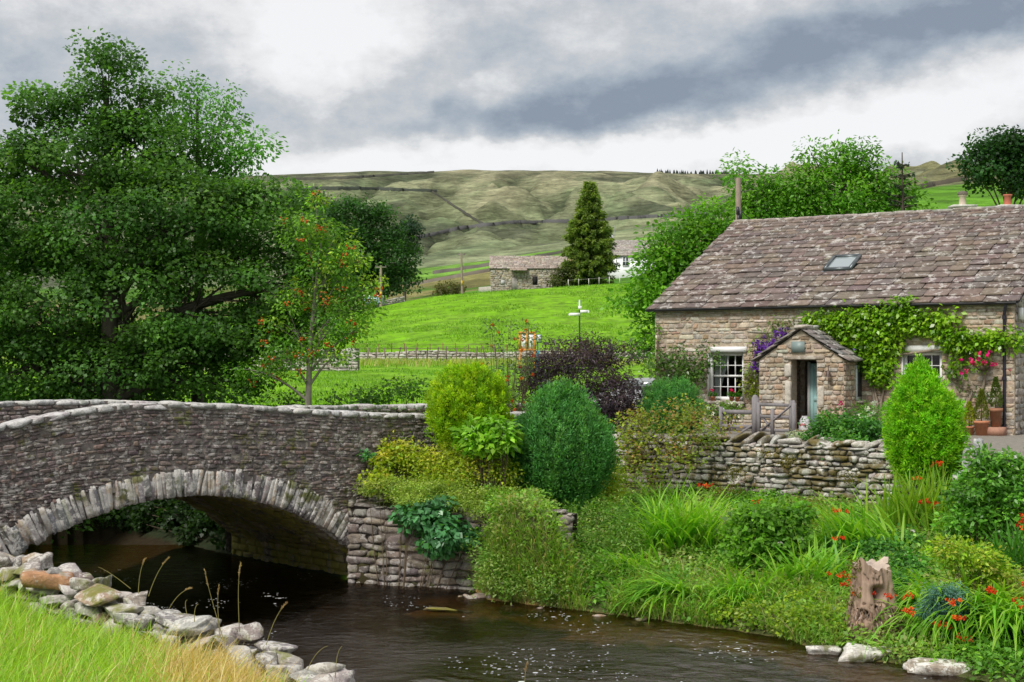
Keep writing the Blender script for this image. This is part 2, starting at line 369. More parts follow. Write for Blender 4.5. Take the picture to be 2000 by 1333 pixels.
def zfar(x, Y):
    x = np.asarray(x, float); Y = np.maximum(np.asarray(Y, float), 30.001); px = 1000+F*x/Y
    i = np.clip((np.log(Y)-_LY[0])/(_LY[1]-_LY[0]), 0, len(_LY)-1.001); j = np.clip((px-_PX[0])/(_PX[1]-_PX[0]), 0, len(_PX)-1.001)
    a = i.astype(int); b = j.astype(int); u = i-a; v = j-b
    z = (_T[a, b]*(1-v)+_T[a, b+1]*v)*(1-u)+(_T[a+1, b]*(1-v)+_T[a+1, b+1]*v)*u
    n = fbm(x/55, Y/80, 3, 4); z = z+(n-0.5)*np.interp(Y, [60, 130, 220, 330, 600], [0.1, 0.25, 0.3, 2.0, 4])*1.0
    w = sst(650, 950, Y)*(1-sst(1650, 1900, Y)*0.8)
    rg = 1-np.abs(2*fbm(x/95+0.35*fbm(x/60, Y/60, 8), Y/330, 11, 4, 0.5)-1)   # gullies running down the slope
    rg2 = 1-np.abs(2*fbm(x/210, Y/70+2, 23, 4)-1)                              # peat steps along it
    z = z+w*((fbm(x/26, Y/45, 71, 4)-.5)*9*(1-sst(1300,1800,Y)*.7)+(rg**2-0.55)*-36*(1-sst(1300,1800,Y)*.85)+(rg2-0.6)*16*(1-sst(1300,1800,Y)*.85))
    return z
L1 = np.array([(-30, 13.7), (-9.9, 29.8), (-3.5, 35), (0.0, 37.8), (2.3, 40.2), (5.5, 39.3), (8.7, 36.6), (12, 33.6), (24, 23)], float)
WR = [(-11.6, 46), (-8, 40.6), (-3.4, 34.75), (-0.85, 33.8), (-0.54, 32.4), (2.95, 29.6), (4.7, 28.1), (5.3, 26.75), (5.9, 25.8), (6.8, 24.6), (7.9, 23.4), (11.5, 17), (17, 8), (20, 2)]
WL = [(14, -2), (6.5, 6), (1.9, 11), (-0.2, 13.2), (-2.4, 15.2), (-4.4, 17.2), (-7.5, 20.5), (-9.95, 29.7), (-14.5, 35.7), (-19, 42)]
RIV = np.array(WR+WL, float)
def dpoly(x, y, poly):
    d = np.full(np.shape(x), 1e9)
    for a, b in zip(poly[:-1], poly[1:]):
        e = b-a; t = np.clip(((x-a[0])*e[0]+(y-a[1])*e[1])/(e@e), 0, 1); d = np.minimum(d, np.hypot(x-a[0]-t*e[0], y-a[1]-t*e[1]))
    return d
def inpoly(x, y, poly):
    c = np.zeros(np.shape(x), bool); n = len(poly)
    for i in range(n):
        a, b = poly[i], poly[(i+1) % n]
        if a[1] == b[1]: continue
        c ^= ((a[1] > y) != (b[1] > y)) & (x < (b[0]-a[0])*(y-a[1])/(b[1]-a[1])+a[0])
    return c
def gz(x, y):
    x = np.asarray(x, float); y = np.asarray(y, float); sh = np.broadcast(x, y).shape; x = np.broadcast_to(x, sh); y = np.broadcast_to(y, sh)
    riv = inpoly(x, y, RIV); dR = dpoly(x, y, np.array(WR, float)); dL = dpoly(x, y, np.array(WL, float)); d1 = dpoly(x, y, L1)
    yl1 = np.interp(x, L1[:, 0], L1[:, 1]); behind = y > yl1+0.3
    left = (~riv) & (dL < dR) & (~behind) ; 
    r = dR/(dR+d1+1e-6)
    wing = 1-sst(0.5, 1.6, x)
    zb = np.interp(x, [-4, 0.5, 2, 9, 12], [1.75, 1.85, 1.65, 1.45, 1.5])
    bank = zb*((1-wing)*r**0.85+wing*sst(0.0, 0.10, r))+0.05*(fbm(x*1.3, y*1.3, 5)-.5)
    zw = np.interp(x, [-6.6, -5.33, -4.3, -3.3, -2.4, -1.5, .5, 3], [2.58, 2.50, 2.30, 2.32, 2.32, 2.22, 2.08, 2.0])
    zl = sst(0, 1.5, dL)*zw+np.clip((13.2-0.95*(x+2.2)-y), 0, 8)*0.085+0.10*(fbm(x*.9, y*.9, 6)-.5)
    zl = np.where(y > 19, np.minimum(zl+0.6, 2.9)*sst(0, 2.5, dL), zl)
    zk = np.where(y < 58, 3.0, zfar(x, y)); zk = np.where((y >= 50) & (y < 60), 3.0*(1-sst(50, 60, y))+zfar(x, y)*sst(50, 60, y), zk)
    up = behind & (np.minimum(dL, dR) < 2.2)
    zk = np.where(up, zk*sst(0, 2.2, np.minimum(dL, dR)), zk)
    z = np.where(riv, -0.04-0.75*sst(0, 1.6, np.minimum(dR, dL))*(1-.86*np.exp(-((x-1.9)/2.0)**2-((y-29.4)/1.0)**2)-.80*np.exp(-((x+1.9)/1.3)**2-((y-32.2)/1.0)**2))-0.10*fbm(x*1.7, y*1.7, 9), np.where(behind, zk, np.where(left, zl, bank)))
    return z
def ground_near():
    xs = np.arange(-32, 32.01, 0.2); ys = np.arange(5, 60.81, 0.2); X, Y = np.meshgrid(xs, ys, indexing='ij')
    Z = gz(X, Y); mb = MB()
    riv = inpoly(X, Y, RIV); yl1 = np.interp(X, L1[:, 0], L1[:, 1]); beh = Y > yl1
    c = np.empty(X.shape+(3,)); c[:] = (0.075, 0.085, 0.03)                       # bank soil and litter
    c[beh] = (0.145, 0.335, 0.008)
    gard = beh & (X > 2.2) & (Y < 52-0.55*(X-4)+1.5); c[gard] = (0.24, 0.22, 0.19)
    lf = (~riv) & (~beh) & (X < 2) & (Y < 19); c[lf] = (0.10, 0.17, 0.025)
    ups = beh & (np.minimum(dpoly(X, Y, np.array(WR, float)), dpoly(X, Y, np.array(WL, float))) < 4.0) & (X < -4); c[ups] = (0.026, 0.034, 0.016)
    d = np.minimum(dpoly(X, Y, np.array(WR, float)), dpoly(X, Y, np.array(WL, float)))
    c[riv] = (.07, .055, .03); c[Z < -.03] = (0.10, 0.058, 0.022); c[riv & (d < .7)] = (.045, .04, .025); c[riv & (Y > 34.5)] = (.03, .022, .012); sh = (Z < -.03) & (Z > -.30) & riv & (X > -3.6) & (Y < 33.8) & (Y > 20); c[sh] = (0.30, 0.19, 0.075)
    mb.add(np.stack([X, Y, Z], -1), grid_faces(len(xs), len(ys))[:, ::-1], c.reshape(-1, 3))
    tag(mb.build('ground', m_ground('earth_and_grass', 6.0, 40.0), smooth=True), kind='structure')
def m_ground(name, s1, s2, far=False):
    m, g = newmat(name); c = g.node('ShaderNodeAttribute', attribute_name='Col').outputs['Color']
    o = g.node('ShaderNodeNewGeometry').outputs['Position']
    if far:
        st = g.node('ShaderNodeAttribute', attribute_name='Col').outputs['Alpha']
        dist = g.node('ShaderNodeSeparateXYZ', {0: o}).outputs[1]; nearf = g.ramp(dist, 225, 330, 1.0, 0.0)
        n1 = g.noise(g.vm('MULTIPLY', o, (1.0, 0.30, 1.0)), 0.30, 8, 0.75); n2 = g.noise(g.vm('MULTIPLY', o, (0.55, 0.35, 1)), 1.1, 7, 0.78); n3 = g.noise(g.vm('MULTIPLY', o, (1, 0.30, 3.0)), 0.035, 7, 0.72); n5 = g.noise(g.vm('MULTIPLY', o, (1, 0.12, 5.0)), 0.085, 6, 0.75, 0.5)
        vf = g.m('MULTIPLY', g.ramp(n3, 0.3, 0.7, 0.55, 1.4, False), g.ramp(n5, 0.3, 0.7, 0.45, 1.5, False))
        vn_ = g.m('MULTIPLY', g.ramp(n1, 0.3, 0.7, 0.85, 1.15, False), g.ramp(n2, 0.35, 0.65, 0.5, 1.38, False))
        v = g.m('ADD', g.m('MULTIPLY', nearf, vn_), g.m('MULTIPLY', g.m('SUBTRACT', 1.0, nearf), vf))
        h = g.m('ADD', g.m('MULTIPLY', g.m('SUBTRACT', 1.0, nearf), g.m('ADD', g.m('MULTIPLY', n3, 9.0), g.m('MULTIPLY', n5, 6.0))), g.m('MULTIPLY', n2, 0.35)); bs, bd = 0.9, 1.0
    else:
        n1 = g.noise(o, s1, 6, 0.7); n2 = g.noise(o, s2, 4, 0.7); v = g.m('MULTIPLY', g.ramp(n1, 0.3, 0.7, 0.7, 1.3, False), g.ramp(n2, 0.3, 0.7, 0.7, 1.3, False)); h = g.m('ADD', n1, n2); bs, bd = 0.6, 0.05
    cc = g.vm('SCALE', c); g.l.new(v, cc.node.inputs['Scale'])
    if far:
        cc2 = g.mix(g.ramp(g.noise(o, 0.9, 5, 0.7), 0.45, 0.75, 0, 0.35), cc, (0.22, 0.24, 0.12), 'MIX')
        cc = g.mix(g.ramp(dist, 150, 260, 1.0, 0.0), cc, cc2)
    b = g.node('ShaderNodeBump', {'Strength': bs, 'Distance': bd, 'Height': h})
    p = g.node('ShaderNodeBsdfPrincipled', {'Base Color': cc, 'Roughness': 0.95, 'Specular IOR Level': 0.1, 'Normal': b.outputs[0]})
    fin(g, p.outputs[0]); return m
def ground_far():
    px = np.linspace(-500, 2500, 640); Y = np.concatenate([np.geomspace(60.4, 700, 300), np.geomspace(703, 4000, 330)])
    PX, YY = np.meshgrid(px, Y, indexing='ij'); X = (PX-1000)/F*YY; Z = zfar(X, YY); py = Y0-(Z-H)*F/YY
    def L(*c): return np.array(c, float)
    field, rough, pale, moorg, straw, dark = L(.145, .335, .006), L(.075, .19, .018), L(.17, .34, .05), L(.185, .235, .12), L(.38, .37, .225), L(.07, .072, .055)
    c = np.broadcast_to(field, PX.shape+(3,)).copy()
    def lay(w, col):
        w = np.clip(w, 0, 1)[..., None]; c[:] = c*(1-w)+col*w
    nz = fbm(X/14, YY/10, 31, 5); nb = fbm(X/60, YY/90, 37, 5); nf = fbm(X/25, YY/50, 41, 5)
    lay(sst(.45, .7, fbm(X/5, YY/5, 61, 4))*0.5*(YY < 216), L(.19, .37, .02))
    lay(sst(108, 124, YY)*(1-sst(130, 140, YY))*sst(.35, .6, nz)*0.8, L(.22, .24, .04))
    lay(sst(214, 226, YY), rough)
    lay(sst(226, 260, YY)*sst(.48, .62, nf)*0.7, L(.16, .17, .05))
    lay(sst(300, 330, YY)*(1-sst(395, 420, YY))*sst(.38, .5, nz+.06*np.sin(YY/9)), L(.20, .19, .07))
    lay(sst(255, 270, YY)*(1-sst(318, 326, YY))*.75, L(.11, .26, .02))
    lay(sst(395, 400, YY)*(1-sst(432, 436, YY)), L(.25, .215, .10))
    lay(sst(440, 444, YY)*(1-sst(560, 575, YY))*sst(790, 830, PX), pale)
    m = sst(575, 600, YY); mm = np.clip(0.5+(nb-.5)*2.6+(nf-.5)*1.6, 0, 1)
    lay(m, moorg)
    hi = sst(470, 380, py) if False else 1-sst(360, 470, py)
    lay(m*mm*(0.35+0.5*hi)*(0.35+0.65*sst(650, 1000, PX)), straw)
    lay(m*sst(.54, .66, 1-nb+.25*(nf-.5))*0.6, dark)
    lay(m*sst(.55, .7, fbm(X/35, YY/400, 53, 5))*0.45, L(.07, .09, .04))
    lay(m*(1-sst(344, 356, py))*.5, L(.11, .10, .065))
    rgc = 1-np.abs(2*fbm(X/95+0.35*fbm(X/60, YY/60, 8), YY/330, 11, 4, 0.5)-1)
    lay(sst(650, 900, YY)*sst(.84, .97, rgc)*.75, L(.075, .095, .05)); lay(sst(650, 900, YY)*sst(.74, .55, rgc)*.0+sst(650, 900, YY)*(1-sst(.5, .72, rgc))*.55, L(.42, .40, .25))
    sl = sst(1730, 1790, PX)*sst(300, 330, YY)
    lay(sl*(1-sst(640, 760, YY)), L(.11, .27, .02)); lay(sl*sst(640, 760, YY)*.8*sst(.3, .55, nf), L(.20, .20, .09))
    mb = MB(); mb.add(np.stack([X, YY, Z], -1), grid_faces(len(px), len(Y))[:, ::-1], c.reshape(-1, 3))
    tag(mb.build('hillside', m_ground('moor_and_pasture', 1, 1, True), smooth=True), kind='structure')
    # a wide apron round the rest so that nothing ends in view
    mb = MB(); s_ = 4000
    for x0, x1, y0, y1, z in ((-s_, -32, -500, 61, 1.4), (32, s_, -500, 61, 1.4), (-32, 32, -500, 5.2, -1.2)):
        mb.add([(x0, y0, z), (x1, y0, z), (x1, y1, z), (x0, y1, z)], [[0, 1, 2, 3]], (0.1, 0.25, 0.02))
    tag(mb.build('outer_ground', M['twig']), kind='structure')
ground_near(); ground_far()
def ray_far(px, py, y0=215, y1=2400):
    Y = np.geomspace(y0, y1, 2500); z = zfar((px-1000)/F*Y, Y); s_ = Y0-(z-H)*F/Y
    i = np.argmax(s_ <= py); 
    if s_[i] > py: i = len(Y)-1
    return np.array([(px-1000)/F*Y[i], Y[i], z[i]])
# ------------------------------------------------------------------ river
def wz(x, y):
    a = x*.62-y*.79; b = x*.79+y*.62            # along and across the current
    q = .25+1.2*sst(.35, .65, fbm(x*.22+3, y*.22, 201, 3))
    return q*((fbm(a*1.5+.6*fbm(a, b, 207, 2), b*2.6, 203, 3)-.5)*.030+(fbm(a*4.2, b*6.5, 205, 3)-.5)*.036)
def river():
    m, g = newmat('peaty_water'); o = g.node('ShaderNodeNewGeometry').outputs['Position']
    rm = g.node('ShaderNodeMapping', {'Vector': o, 'Rotation': (0, 0, R_(38)), 'Scale': (1.0, 2.2, 1.0)}).outputs[0]
    n1 = g.noise(rm, 2.6, 5, 0.62, 0.8); n2 = g.noise(rm, 9.0, 4, 0.6, 0.4); n3 = g.noise(o, 0.35, 3, 0.5)
    h = g.m('ADD', n1, g.m('MULTIPLY', n2, 0.35)); h = g.m('MULTIPLY', h, g.ramp(n3, 0.35, 0.65, 0.5, 1.3))
    b = g.node('ShaderNodeBump', {'Strength': 0.7, 'Distance': 0.04, 'Height': h})
    fr = g.node('ShaderNodeFresnel', {'IOR': 1.33, 'Normal': b.outputs[0]})
    t = g.node('ShaderNodeBsdfTransparent', {'Color': (0.80, 0.66, 0.45)}); gl = g.node('ShaderNodeBsdfGlossy', {'Color': (1, .93, .86), 'Roughness': 0.03, 'Normal': b.outputs[0]})
    out = fin(g, g.node('ShaderNodeMixShader', {0: g.m('MULTIPLY', fr.outputs[0], 0.21), 1: t.outputs[0], 2: gl.outputs[0]}).outputs[0])
    va = g.node('ShaderNodeVolumeAbsorption', {'Color': (0.62, 0.27, 0.06), 'Density': 11.0}); g.l.new(va.outputs[0], out.inputs['Volume'])
    mb = MB()
    xs = np.arange(-14, 12.01, .07); ys = np.arange(9, 42.01, .07); X, Y = np.meshgrid(xs, ys, indexing='ij'); Z = wz(X, Y)
    mb.add(np.stack([X, Y, Z], -1), grid_faces(len(xs), len(ys))[:, ::-1], (.05, .03, .01))
    nx, ny = len(xs), len(ys); rim = [i*ny for i in range(nx)]+[(nx-1)*ny+j for j in range(1, ny)]+[i*ny+ny-1 for i in range(nx-2, -1, -1)]+[j for j in range(ny-2, 0, -1)]
    top = np.stack([X, Y, Z], -1).reshape(-1, 3)[rim]; low = top.copy(); low[:, 2] = -1.5; n_ = len(rim); mb.add(np.concatenate([top, low]), [[i, n_+i, n_+(i+1) % n_, (i+1) % n_] for i in range(n_)], (.05, .03, .01)); mb.add(low, [list(range(n_))[::-1]], (.05, .03, .01))
    o = mb.build('river_water', m, None, True); tag(o, kind='structure')
    # froth carried down the current
    mb = MB(); r = np.random.default_rng(5); n = 16000
    x = r.uniform(-10, 10, n); y = r.uniform(10, 37, n)
    w = fbm(x*.55+y*.45, y*.35-x*.3, 77, 4); k = inpoly(x, y, RIV) & (w+0.10*r.random(n)-0.02*np.maximum(0, y-30)+0.02*(x > -1) > 0.625); x, y = x[k], y[k]
    n = len(x); rad = r.uniform(0.006, 0.020, n)*(1+1.0*(r.random(n) < 0.06))
    a = np.arange(6)/6*2*np.pi; st = r.uniform(1, 1.5, n)
    top = np.stack([x[:, None]+rad[:, None]*np.cos(a)*st[:, None], y[:, None]+rad[:, None]*np.sin(a), np.repeat(wz(x, y)[:, None], 6, 1)+.006], -1)
    mb.add(top.reshape(-1, 3), np.arange(n*6).reshape(n, 6), (0.7, 0.7, 0.68))
    tag(mb.build('foam', M['white'], smooth=True), 'white froth bubbles drifting on the dark river', 'foam', kind='stuff')
river()
def ray_near(px, py):
    Y = np.arange(8, 60, .05); X = (px-1000)/F*Y; z = H-(py-Y0)*Y/F; g_ = gz(X, Y); i = np.argmax(z <= g_)
    return np.array([X[i], Y[i], g_[i]])
# ------------------------------------------------------------------ stone bridge
B0 = np.array([-3.5, 35.0, 0.0]); BE = np.array([-0.779, -0.626, 0.0]); BN = np.array([0.626, -0.779, 0.0]); BW = 6.4
ZT = [(-14, 3.66), (-6, 3.7), (-1.9, 3.74), (0, 3.83), (1.4, 3.93), (2.64, 4.02), (3.8, 4.10), (5.2, 4.13), (6.16, 4.10), (7.24, 3.94), (8.3, 3.74), (9.6, 3.52), (11, 3.3), (16, 2.9)]
ZF = [(-16, 3.72), (-7, 3.76), (-0.5, 3.80), (2, 3.98), (3.6, 4.06), (5.7, 4.05), (8, 3.9), (11, 3.6), (16, 3.2)]
SC, CR = 4.2, 2.17
def _sm(s, T): return float(np.mean([np.interp(s+d, [a for a, b in T], [b for a, b in T]) for d in (-.7, -.35, 0, .35, .7)]))
def ztop(s): return _sm(s, ZT)
def zfarp(s): return _sm(s, ZF)
def zarch(s):
    R = 7.6 if s > SC else 6.4; d = abs(s-SC); return CR-R+math.sqrt(max(R*R-d*d, 0.01))
def ringth(s): return 0.56+0.10*abs(s-SC)/4
SL, SRt = 9.25, -0.12
def bpos(s, z, off=0.0): return B0+BE*s+BN*off+np.array([0, 0, z])
def bridge():
    br = thing('stone_bridge', 'hump backed rubble stone bridge with a single wide arch over the dark river', 'bridge', B0+BE*4)
    pal = [(.17, .135, .125), (.20, .165, .15), (.14, .115, .11), (.24, .20, .18), (.12, .10, .10), (.19, .14, .12)]
    rng = np.random.default_rng(21)
    for front in (True, False):
        mb = MB(); ss = np.arange(-5.5, 14.01, 0.1) if front else np.arange(-15, 14.01, 0.15); zt = ztop if front else zfarp
        off0 = 0.02 if front else -BW; sg = 1 if front else -1
        for o_, rev in ((off0, False), (off0-sg*0.42, True)):
            V = []
            for s in ss:
                bot = -0.6
                if SRt < s < SL: bot = zarch(s)+(ringth(s)*0.6 if o_ == off0 else 0.25)
                if rev: bot = max(bot, 2.3)
                V.append([bpos(s, bot, o_), bpos(s, zt(s), o_)])
            f = grid_faces(len(ss), 2); mb.add(np.array(V), f if rev ^ (not front) else f[:, ::-1], (.16, .14, .13))
        if front: mb.build('spandrel_mortar', M['mortar'], br)
        else:
            def pf(s, t): return bpos(s, t*zfarp(s)/4.1, -BW+0.42), BN
            sp = mb.build('spandrel_mortar', M['mortar'], br)
            mb = MB(); facing(mb, pf, -15, 13.5, 2.9, 4.1, (.08, .15), (.16, .42), .055, pal, top=lambda s: 4.02, rng=rng)
            mb.build('far_parapet', M['bridge'], br)
    def pos(s, t): return bpos(s, t*(1+(ztop(s)-4.1)/4.1*sst(1.5, 3.2, t)), 0.0), BN
    def excl(t0_, t1_):
        d = [s for s in np.arange(-1.5, 10.5, 0.05) if zarch(s)+ringth(s)*0.97 > t0_+0.03 and SRt-0.65 < s < SL+.5]
        return [(min(d), max(d))] if d else []
    mb = MB(); facing(mb, pos, -5.4, 14, -0.3, 4.0, (.05, .115), (.10, .32), .038, pal, excl, top=lambda s: 3.99, rng=rng, rough=.09, tilt=.05, k=7, gap=.006, chop=2)
    mb.build('spandrel_stones', M['bridge'], br)
    # voussoir ring
    mb = MB(); C = []; HS = []; A = []; s = SRt+0.02
    while s < SL:
        d = 0.06+0.075*rng.random(); sm = s+d/2; z = zarch(sm); R = 7.6 if sm > SC else 6.4
        rad = nrm(np.array([sm-SC, z-(CR-R)])); r3 = BE*rad[0]+np.array([0, 0, rad[1]]); tn = np.cross(r3, BN)
        th = ringth(sm)*rng.uniform(0.90, 1.06); ds = d/max(rad[1], .3)
        C.append(bpos(sm, z)+r3*th/2-BN*(0.19-rng.normal(0.04, .007))); HS.append((d/2/max(rad[1], .35)*max(rad[1], .6)+.016, 0.20, th/2)); A.append(np.array([nrm(tn), -BN, r3])); s += d
    N = len(C); stones(mb, np.array(C), np.array(HS), rot_axes(np.array(A), 0, rng.normal(0, .02, N), rng.normal(0, .01, N)), pick([(.36, .32, .28), (.30, .28, .27), (.42, .39, .35), (.25, .23, .23), (.40, .33, .26), (.17, .165, .17)], N, rng, .18), 18, 4, .03, rng, 1)
    mb.build('arch_ring', M['vouss'], br)
    # the vault and its abutment walls, stone by stone
    def prof(q):
        """arc parameter -> (s,z,normal into the opening)"""
        return q
    sv = np.concatenate([[SRt]*2, np.linspace(SRt, SL, 60), [SL]*2]); zv = np.array([-.6, .2]+[zarch(s) for s in np.linspace(SRt, SL, 60)]+[.5, -.6])
    ax = -BN; V = np.array([[bpos(a, z+0.07, -0.1-o_) for o_ in np.linspace(0, BW-0.3, 12)] for a, z in zip(sv, zv)])
    mb = MB(); mb.add(V, grid_faces(len(sv), 12), (.11, .10, .07)); mb.build('vault_backing', M['vault'], br, True)
    ql = np.concatenate([[0], np.cumsum(np.hypot(np.diff(sv), np.diff(zv)))]); 
    def vpos(o_, q):
        a = np.interp(q, ql, sv); z = np.interp(q, ql, zv); a2 = np.interp(q+.05, ql, sv); z2 = np.interp(q+.05, ql, zv); a1 = np.interp(q-.05, ql, sv); z1 = np.interp(q-.05, ql, zv)
        tn = nrm(np.array([a2-a1, z2-z1+1e-6])); n2 = BE*tn[1]-np.array([0, 0, 1])*tn[0]
        return bpos(a, z+.03, -o_), nrm(n2)
    mb = MB(); facing(mb, vpos, 0.3, BW-.3, 0.1, ql[-1]-.2, (.14, .24), (.25, .6), .06, [(.22, .19, .10), (.17, .15, .09), (.27, .23, .13), (.14, .125, .10), (.2, .17, .13)], rng=rng)
    mb.build('vault_stones', M['vault'], br)
    # copings: rough slabs with pale lichen
    for front in (True, False):
        mb = MB(); C = []; HS = []; A = []; s = -5.4 if front else -15.0
        while s < 14:
            d = rng.uniform(.26, .62); sm = s+d/2; zt = ztop if front else zfarp; dz = (zt(sm+.2)-zt(sm-.2))/.4
            u = nrm(BE+np.array([0, 0, dz])); up = np.cross(BN, u); up = up if up[2] > 0 else -up
            C.append(bpos(sm, zt(sm)-.04+rng.normal(0, .007), -.21 if front else -BW+.21)); HS.append((d/2-.002, rng.uniform(.26, .29), .07+rng.normal(0, .006))); A.append(np.array([u, -BN, up])); s += d
        N = len(C); stones(mb, np.array(C), np.array(HS), rot_axes(np.array(A), rng.normal(0, .03, N), rng.normal(0, .015, N)), pick([(.34, .33, .32), (.40, .385, .37), (.28, .27, .265)], N, rng), 5, 4, .07, rng)
        mb.build('coping', M['coping'], br)
    mb = MB(); ss = np.arange(-8, 14.01, .4); V = np.array([[bpos(s, min(ztop(s)-.85, 3.2), o_) for o_ in (-.3, -3.2, -BW+.3)] for s in ss])
    mb.add(V, grid_faces(len(ss), 3), (.13, .13, .13)); tag(mb.build('bridge_road', M['bridge'], None), kind='structure')
bridge()
def wall_thing(name, label, poly, zb, zt, thick, ch, ln, depth, pal, mat, cop=None, loc=None, rng=RNG, back=False, slope_top=True, copk=None):
    """dry stone or mortared wall along a polyline; zb/zt functions of (x,y)"""
    poly = np.array(poly, float); seg = np.diff(poly, axis=0); sl_ = np.hypot(*seg.T); cum = np.concatenate([[0], np.cumsum(sl_)])
    def at(s):
        s = min(max(s, 0), cum[-1]); i = min(np.searchsorted(cum, s, 'right')-1, len(seg)-1)
        p = poly[i]+seg[i]/sl_[i]*(s-cum[i]); w = 0
        d = seg[i]/sl_[i]; return p, np.array([d[0], d[1], 0]), np.array([d[1], -d[0], 0])
    p0 = at(cum[-1]/2)[0]; th = thing(name, label, 'wall', (p0[0], p0[1], zb(*p0)))
    mb = MB(); n = max(int(cum[-1]/.25), 4); ss = np.linspace(0, cum[-1], n)
    V = []
    for s in ss:
        p, u, nn = at(s); q = np.array([p[0], p[1], 0]); b, t = zb(*p)-.3, zt(*p)-.03
        V.append([q+nn*0+[0, 0, b], q+nn*0+[0, 0, t], q-nn*thick+[0, 0, t], q-nn*thick+[0, 0, b]])
    mb.add(np.array(V), grid_faces(n, 4), np.array(pal[0])*.55); mb.build('wall_core', M['mortar'], th)
    mb = MB(); hmax = max(zt(*at(s)[0])-zb(*at(s)[0]) for s in ss)
    for side in ((0, 1) if back else (0,)):
        def pos(s, t):
            p, u, nn = at(s); sg = 1 if side == 0 else -1
            return np.array([p[0], p[1], zb(*p)+t])+nn*(0.0 if side == 0 else -thick), nn*sg
        facing(mb, pos, 0, cum[-1], -.15, hmax+.05, ch, ln, depth, pal, top=lambda s: zt(*at(s)[0])-zb(*at(s)[0]), rng=rng, rough=.11, tilt=.07, k=4.5)
    mb.build('wall_stones', mat, th)
    if cop:
        mb = MB(); C = []; HS = []; A = []; s = 0.0
        while s < cum[-1]:
            d = rng.uniform(*cop['len']); p, u, nn = at(s+d/2); z = zt(*p)
            C.append(np.array([p[0], p[1], z+cop['h']*rng.uniform(.5, .9)])-nn*thick/2+nn*rng.normal(0, .03)); HS.append((d/2*cop.get('ov', 1.0), thick/2+.06+rng.normal(0, .03), cop['h']*rng.uniform(.7, 1.15))); A.append(np.array([u, -nn, [0, 0, 1]])); s += d
        N = len(C); A = rot_axes(np.array(A), rng.normal(0, .12, N), rng.normal(cop.get('lean', 0), cop.get('lv', .15), N), rng.normal(0, .1, N))
        stones(mb, np.array(C), np.array(HS), A, pick(cop['pal'], N, rng), copk or 4.5, 4, .12, rng)
        mb.build('coping_stones', cop['mat'], th)
    return th
PALD = [(.34, .32, .29), (.40, .38, .35), (.28, .26, .23), (.45, .43, .40), (.24, .21, .17), (.33, .28, .21)]
def ztg(x, y): return 3.0
wall_thing('garden_wall', 'mossy grey dry stone wall holding up the cottage garden above the planted bank', [(0.6, 38.6), (2.3, 40.35), (4.2, 39.95), (5.5, 39.2), (7.2, 37.95), (8.7, 36.5), (9.6, 35.75), (10.3, 35.2)],
    lambda x, y: 1.25, lambda x, y: 2.96, .5, (.07, .17), (.14, .5), .13, PALD, M['dry'], dict(len=(.22, .5), h=.07, pal=PALD, mat=M['dry'], lean=.35, lv=.22, ov=1.15), rng=np.random.default_rng(31))
wall_thing('river_wall', 'brown block stone wing wall beside the arch rising from the river', [(-3.72, 34.82), (-3.42, 34.74), (-0.9, 33.75), (0.7, 33.1), (1.3, 32.9)],
    lambda x, y: -.1, lambda x, y: 1.78+.05*math.sin(3*x), .35, (.13, .26), (.25, .7), .09, [(.20, .165, .14), (.24, .20, .165), (.17, .14, .125), (.28, .25, .22), (.15, .13, .12)], M['bridge'], rng=np.random.default_rng(32))
PALF = [(.33, .31, .28), (.39, .37, .34), (.28, .25, .22), (.42, .39, .35), (.32, .24, .18), (.25, .24, .23)]
def left_wall():
    rng = np.random.default_rng(33); line = np.array([(-6.6, 17.4), (-5.33, 15.95), (-4.6, 15.2), (-3.3, 14.0), (-2.3, 13.1), (-1.5, 12.25), (-.2, 10.9), (.7, 9.9)])
    zt = lambda x: np.interp(x, [-6.6, -5.33, -4.5, -3.3, -2.45, -1.5, .5], [3.1, 3.04, 2.98, 2.74, 2.72, 2.5, 2.35])
    th = thing('bank_wall', 'tumbled low wall of pale lichen covered stones along the near river bank', 'wall', (-3.3, 14, 2.1))
    seg = np.diff(line, axis=0); L = np.hypot(*seg.T); cum = np.concatenate([[0], np.cumsum(L)])
    mb = MB(); C = []; HS = []; A = []
    for lay, (z0, wob) in enumerate(((-.60, .025), (-.47, .025), (-.34, .025), (-.21, .025), (-.08, .035))):
        for row in (-.11, .12):
            s = rng.uniform(0, .3)
            while s < cum[-1]:
                d = rng.uniform(.16, .46); i = min(np.searchsorted(cum, s+d/2, 'right')-1, len(seg)-1)
                u = np.array([*(seg[i]/L[i]), 0]); nn = np.array([u[1], -u[0], 0]); p = line[i]+seg[i]/L[i]*(s+d/2-cum[i])
                C.append(np.array([p[0], p[1], zt(p[0])+z0+rng.normal(0, wob)])+nn*(row*(1+.05*(4-lay))+rng.normal(0, .04))); HS.append((d/2*rng.uniform(.9, 1.15), rng.uniform(.10, .16), rng.uniform(.042, .078)*(1.0 if lay < 4 else 1.15))); A.append(np.array([u, -nn, [0, 0, 1]])); s += d*.84
    N = len(C); A = rot_axes(np.array(A), rng.normal(0, .22, N), rng.normal(0, .12, N), rng.normal(0, .12, N))
    cols = pick(PALF, N, rng)
    stones(mb, np.array(C), np.array(HS), A, cols, 8, 6, .10, rng, 9)
    mb.build('wall_stones', M['front'], th)
    mb = MB(); stones(mb, np.array([P(95, 1133, 14.9)+[0, 0, 0]]), np.array([(.25, .17, .10)]), np.eye(3)[None], np.array([(.40, .22, .12)]), 4, 6, .12, rng, 4)
    mb.build('rusty_brown_stone', M['bridge'], th)
left_wall()
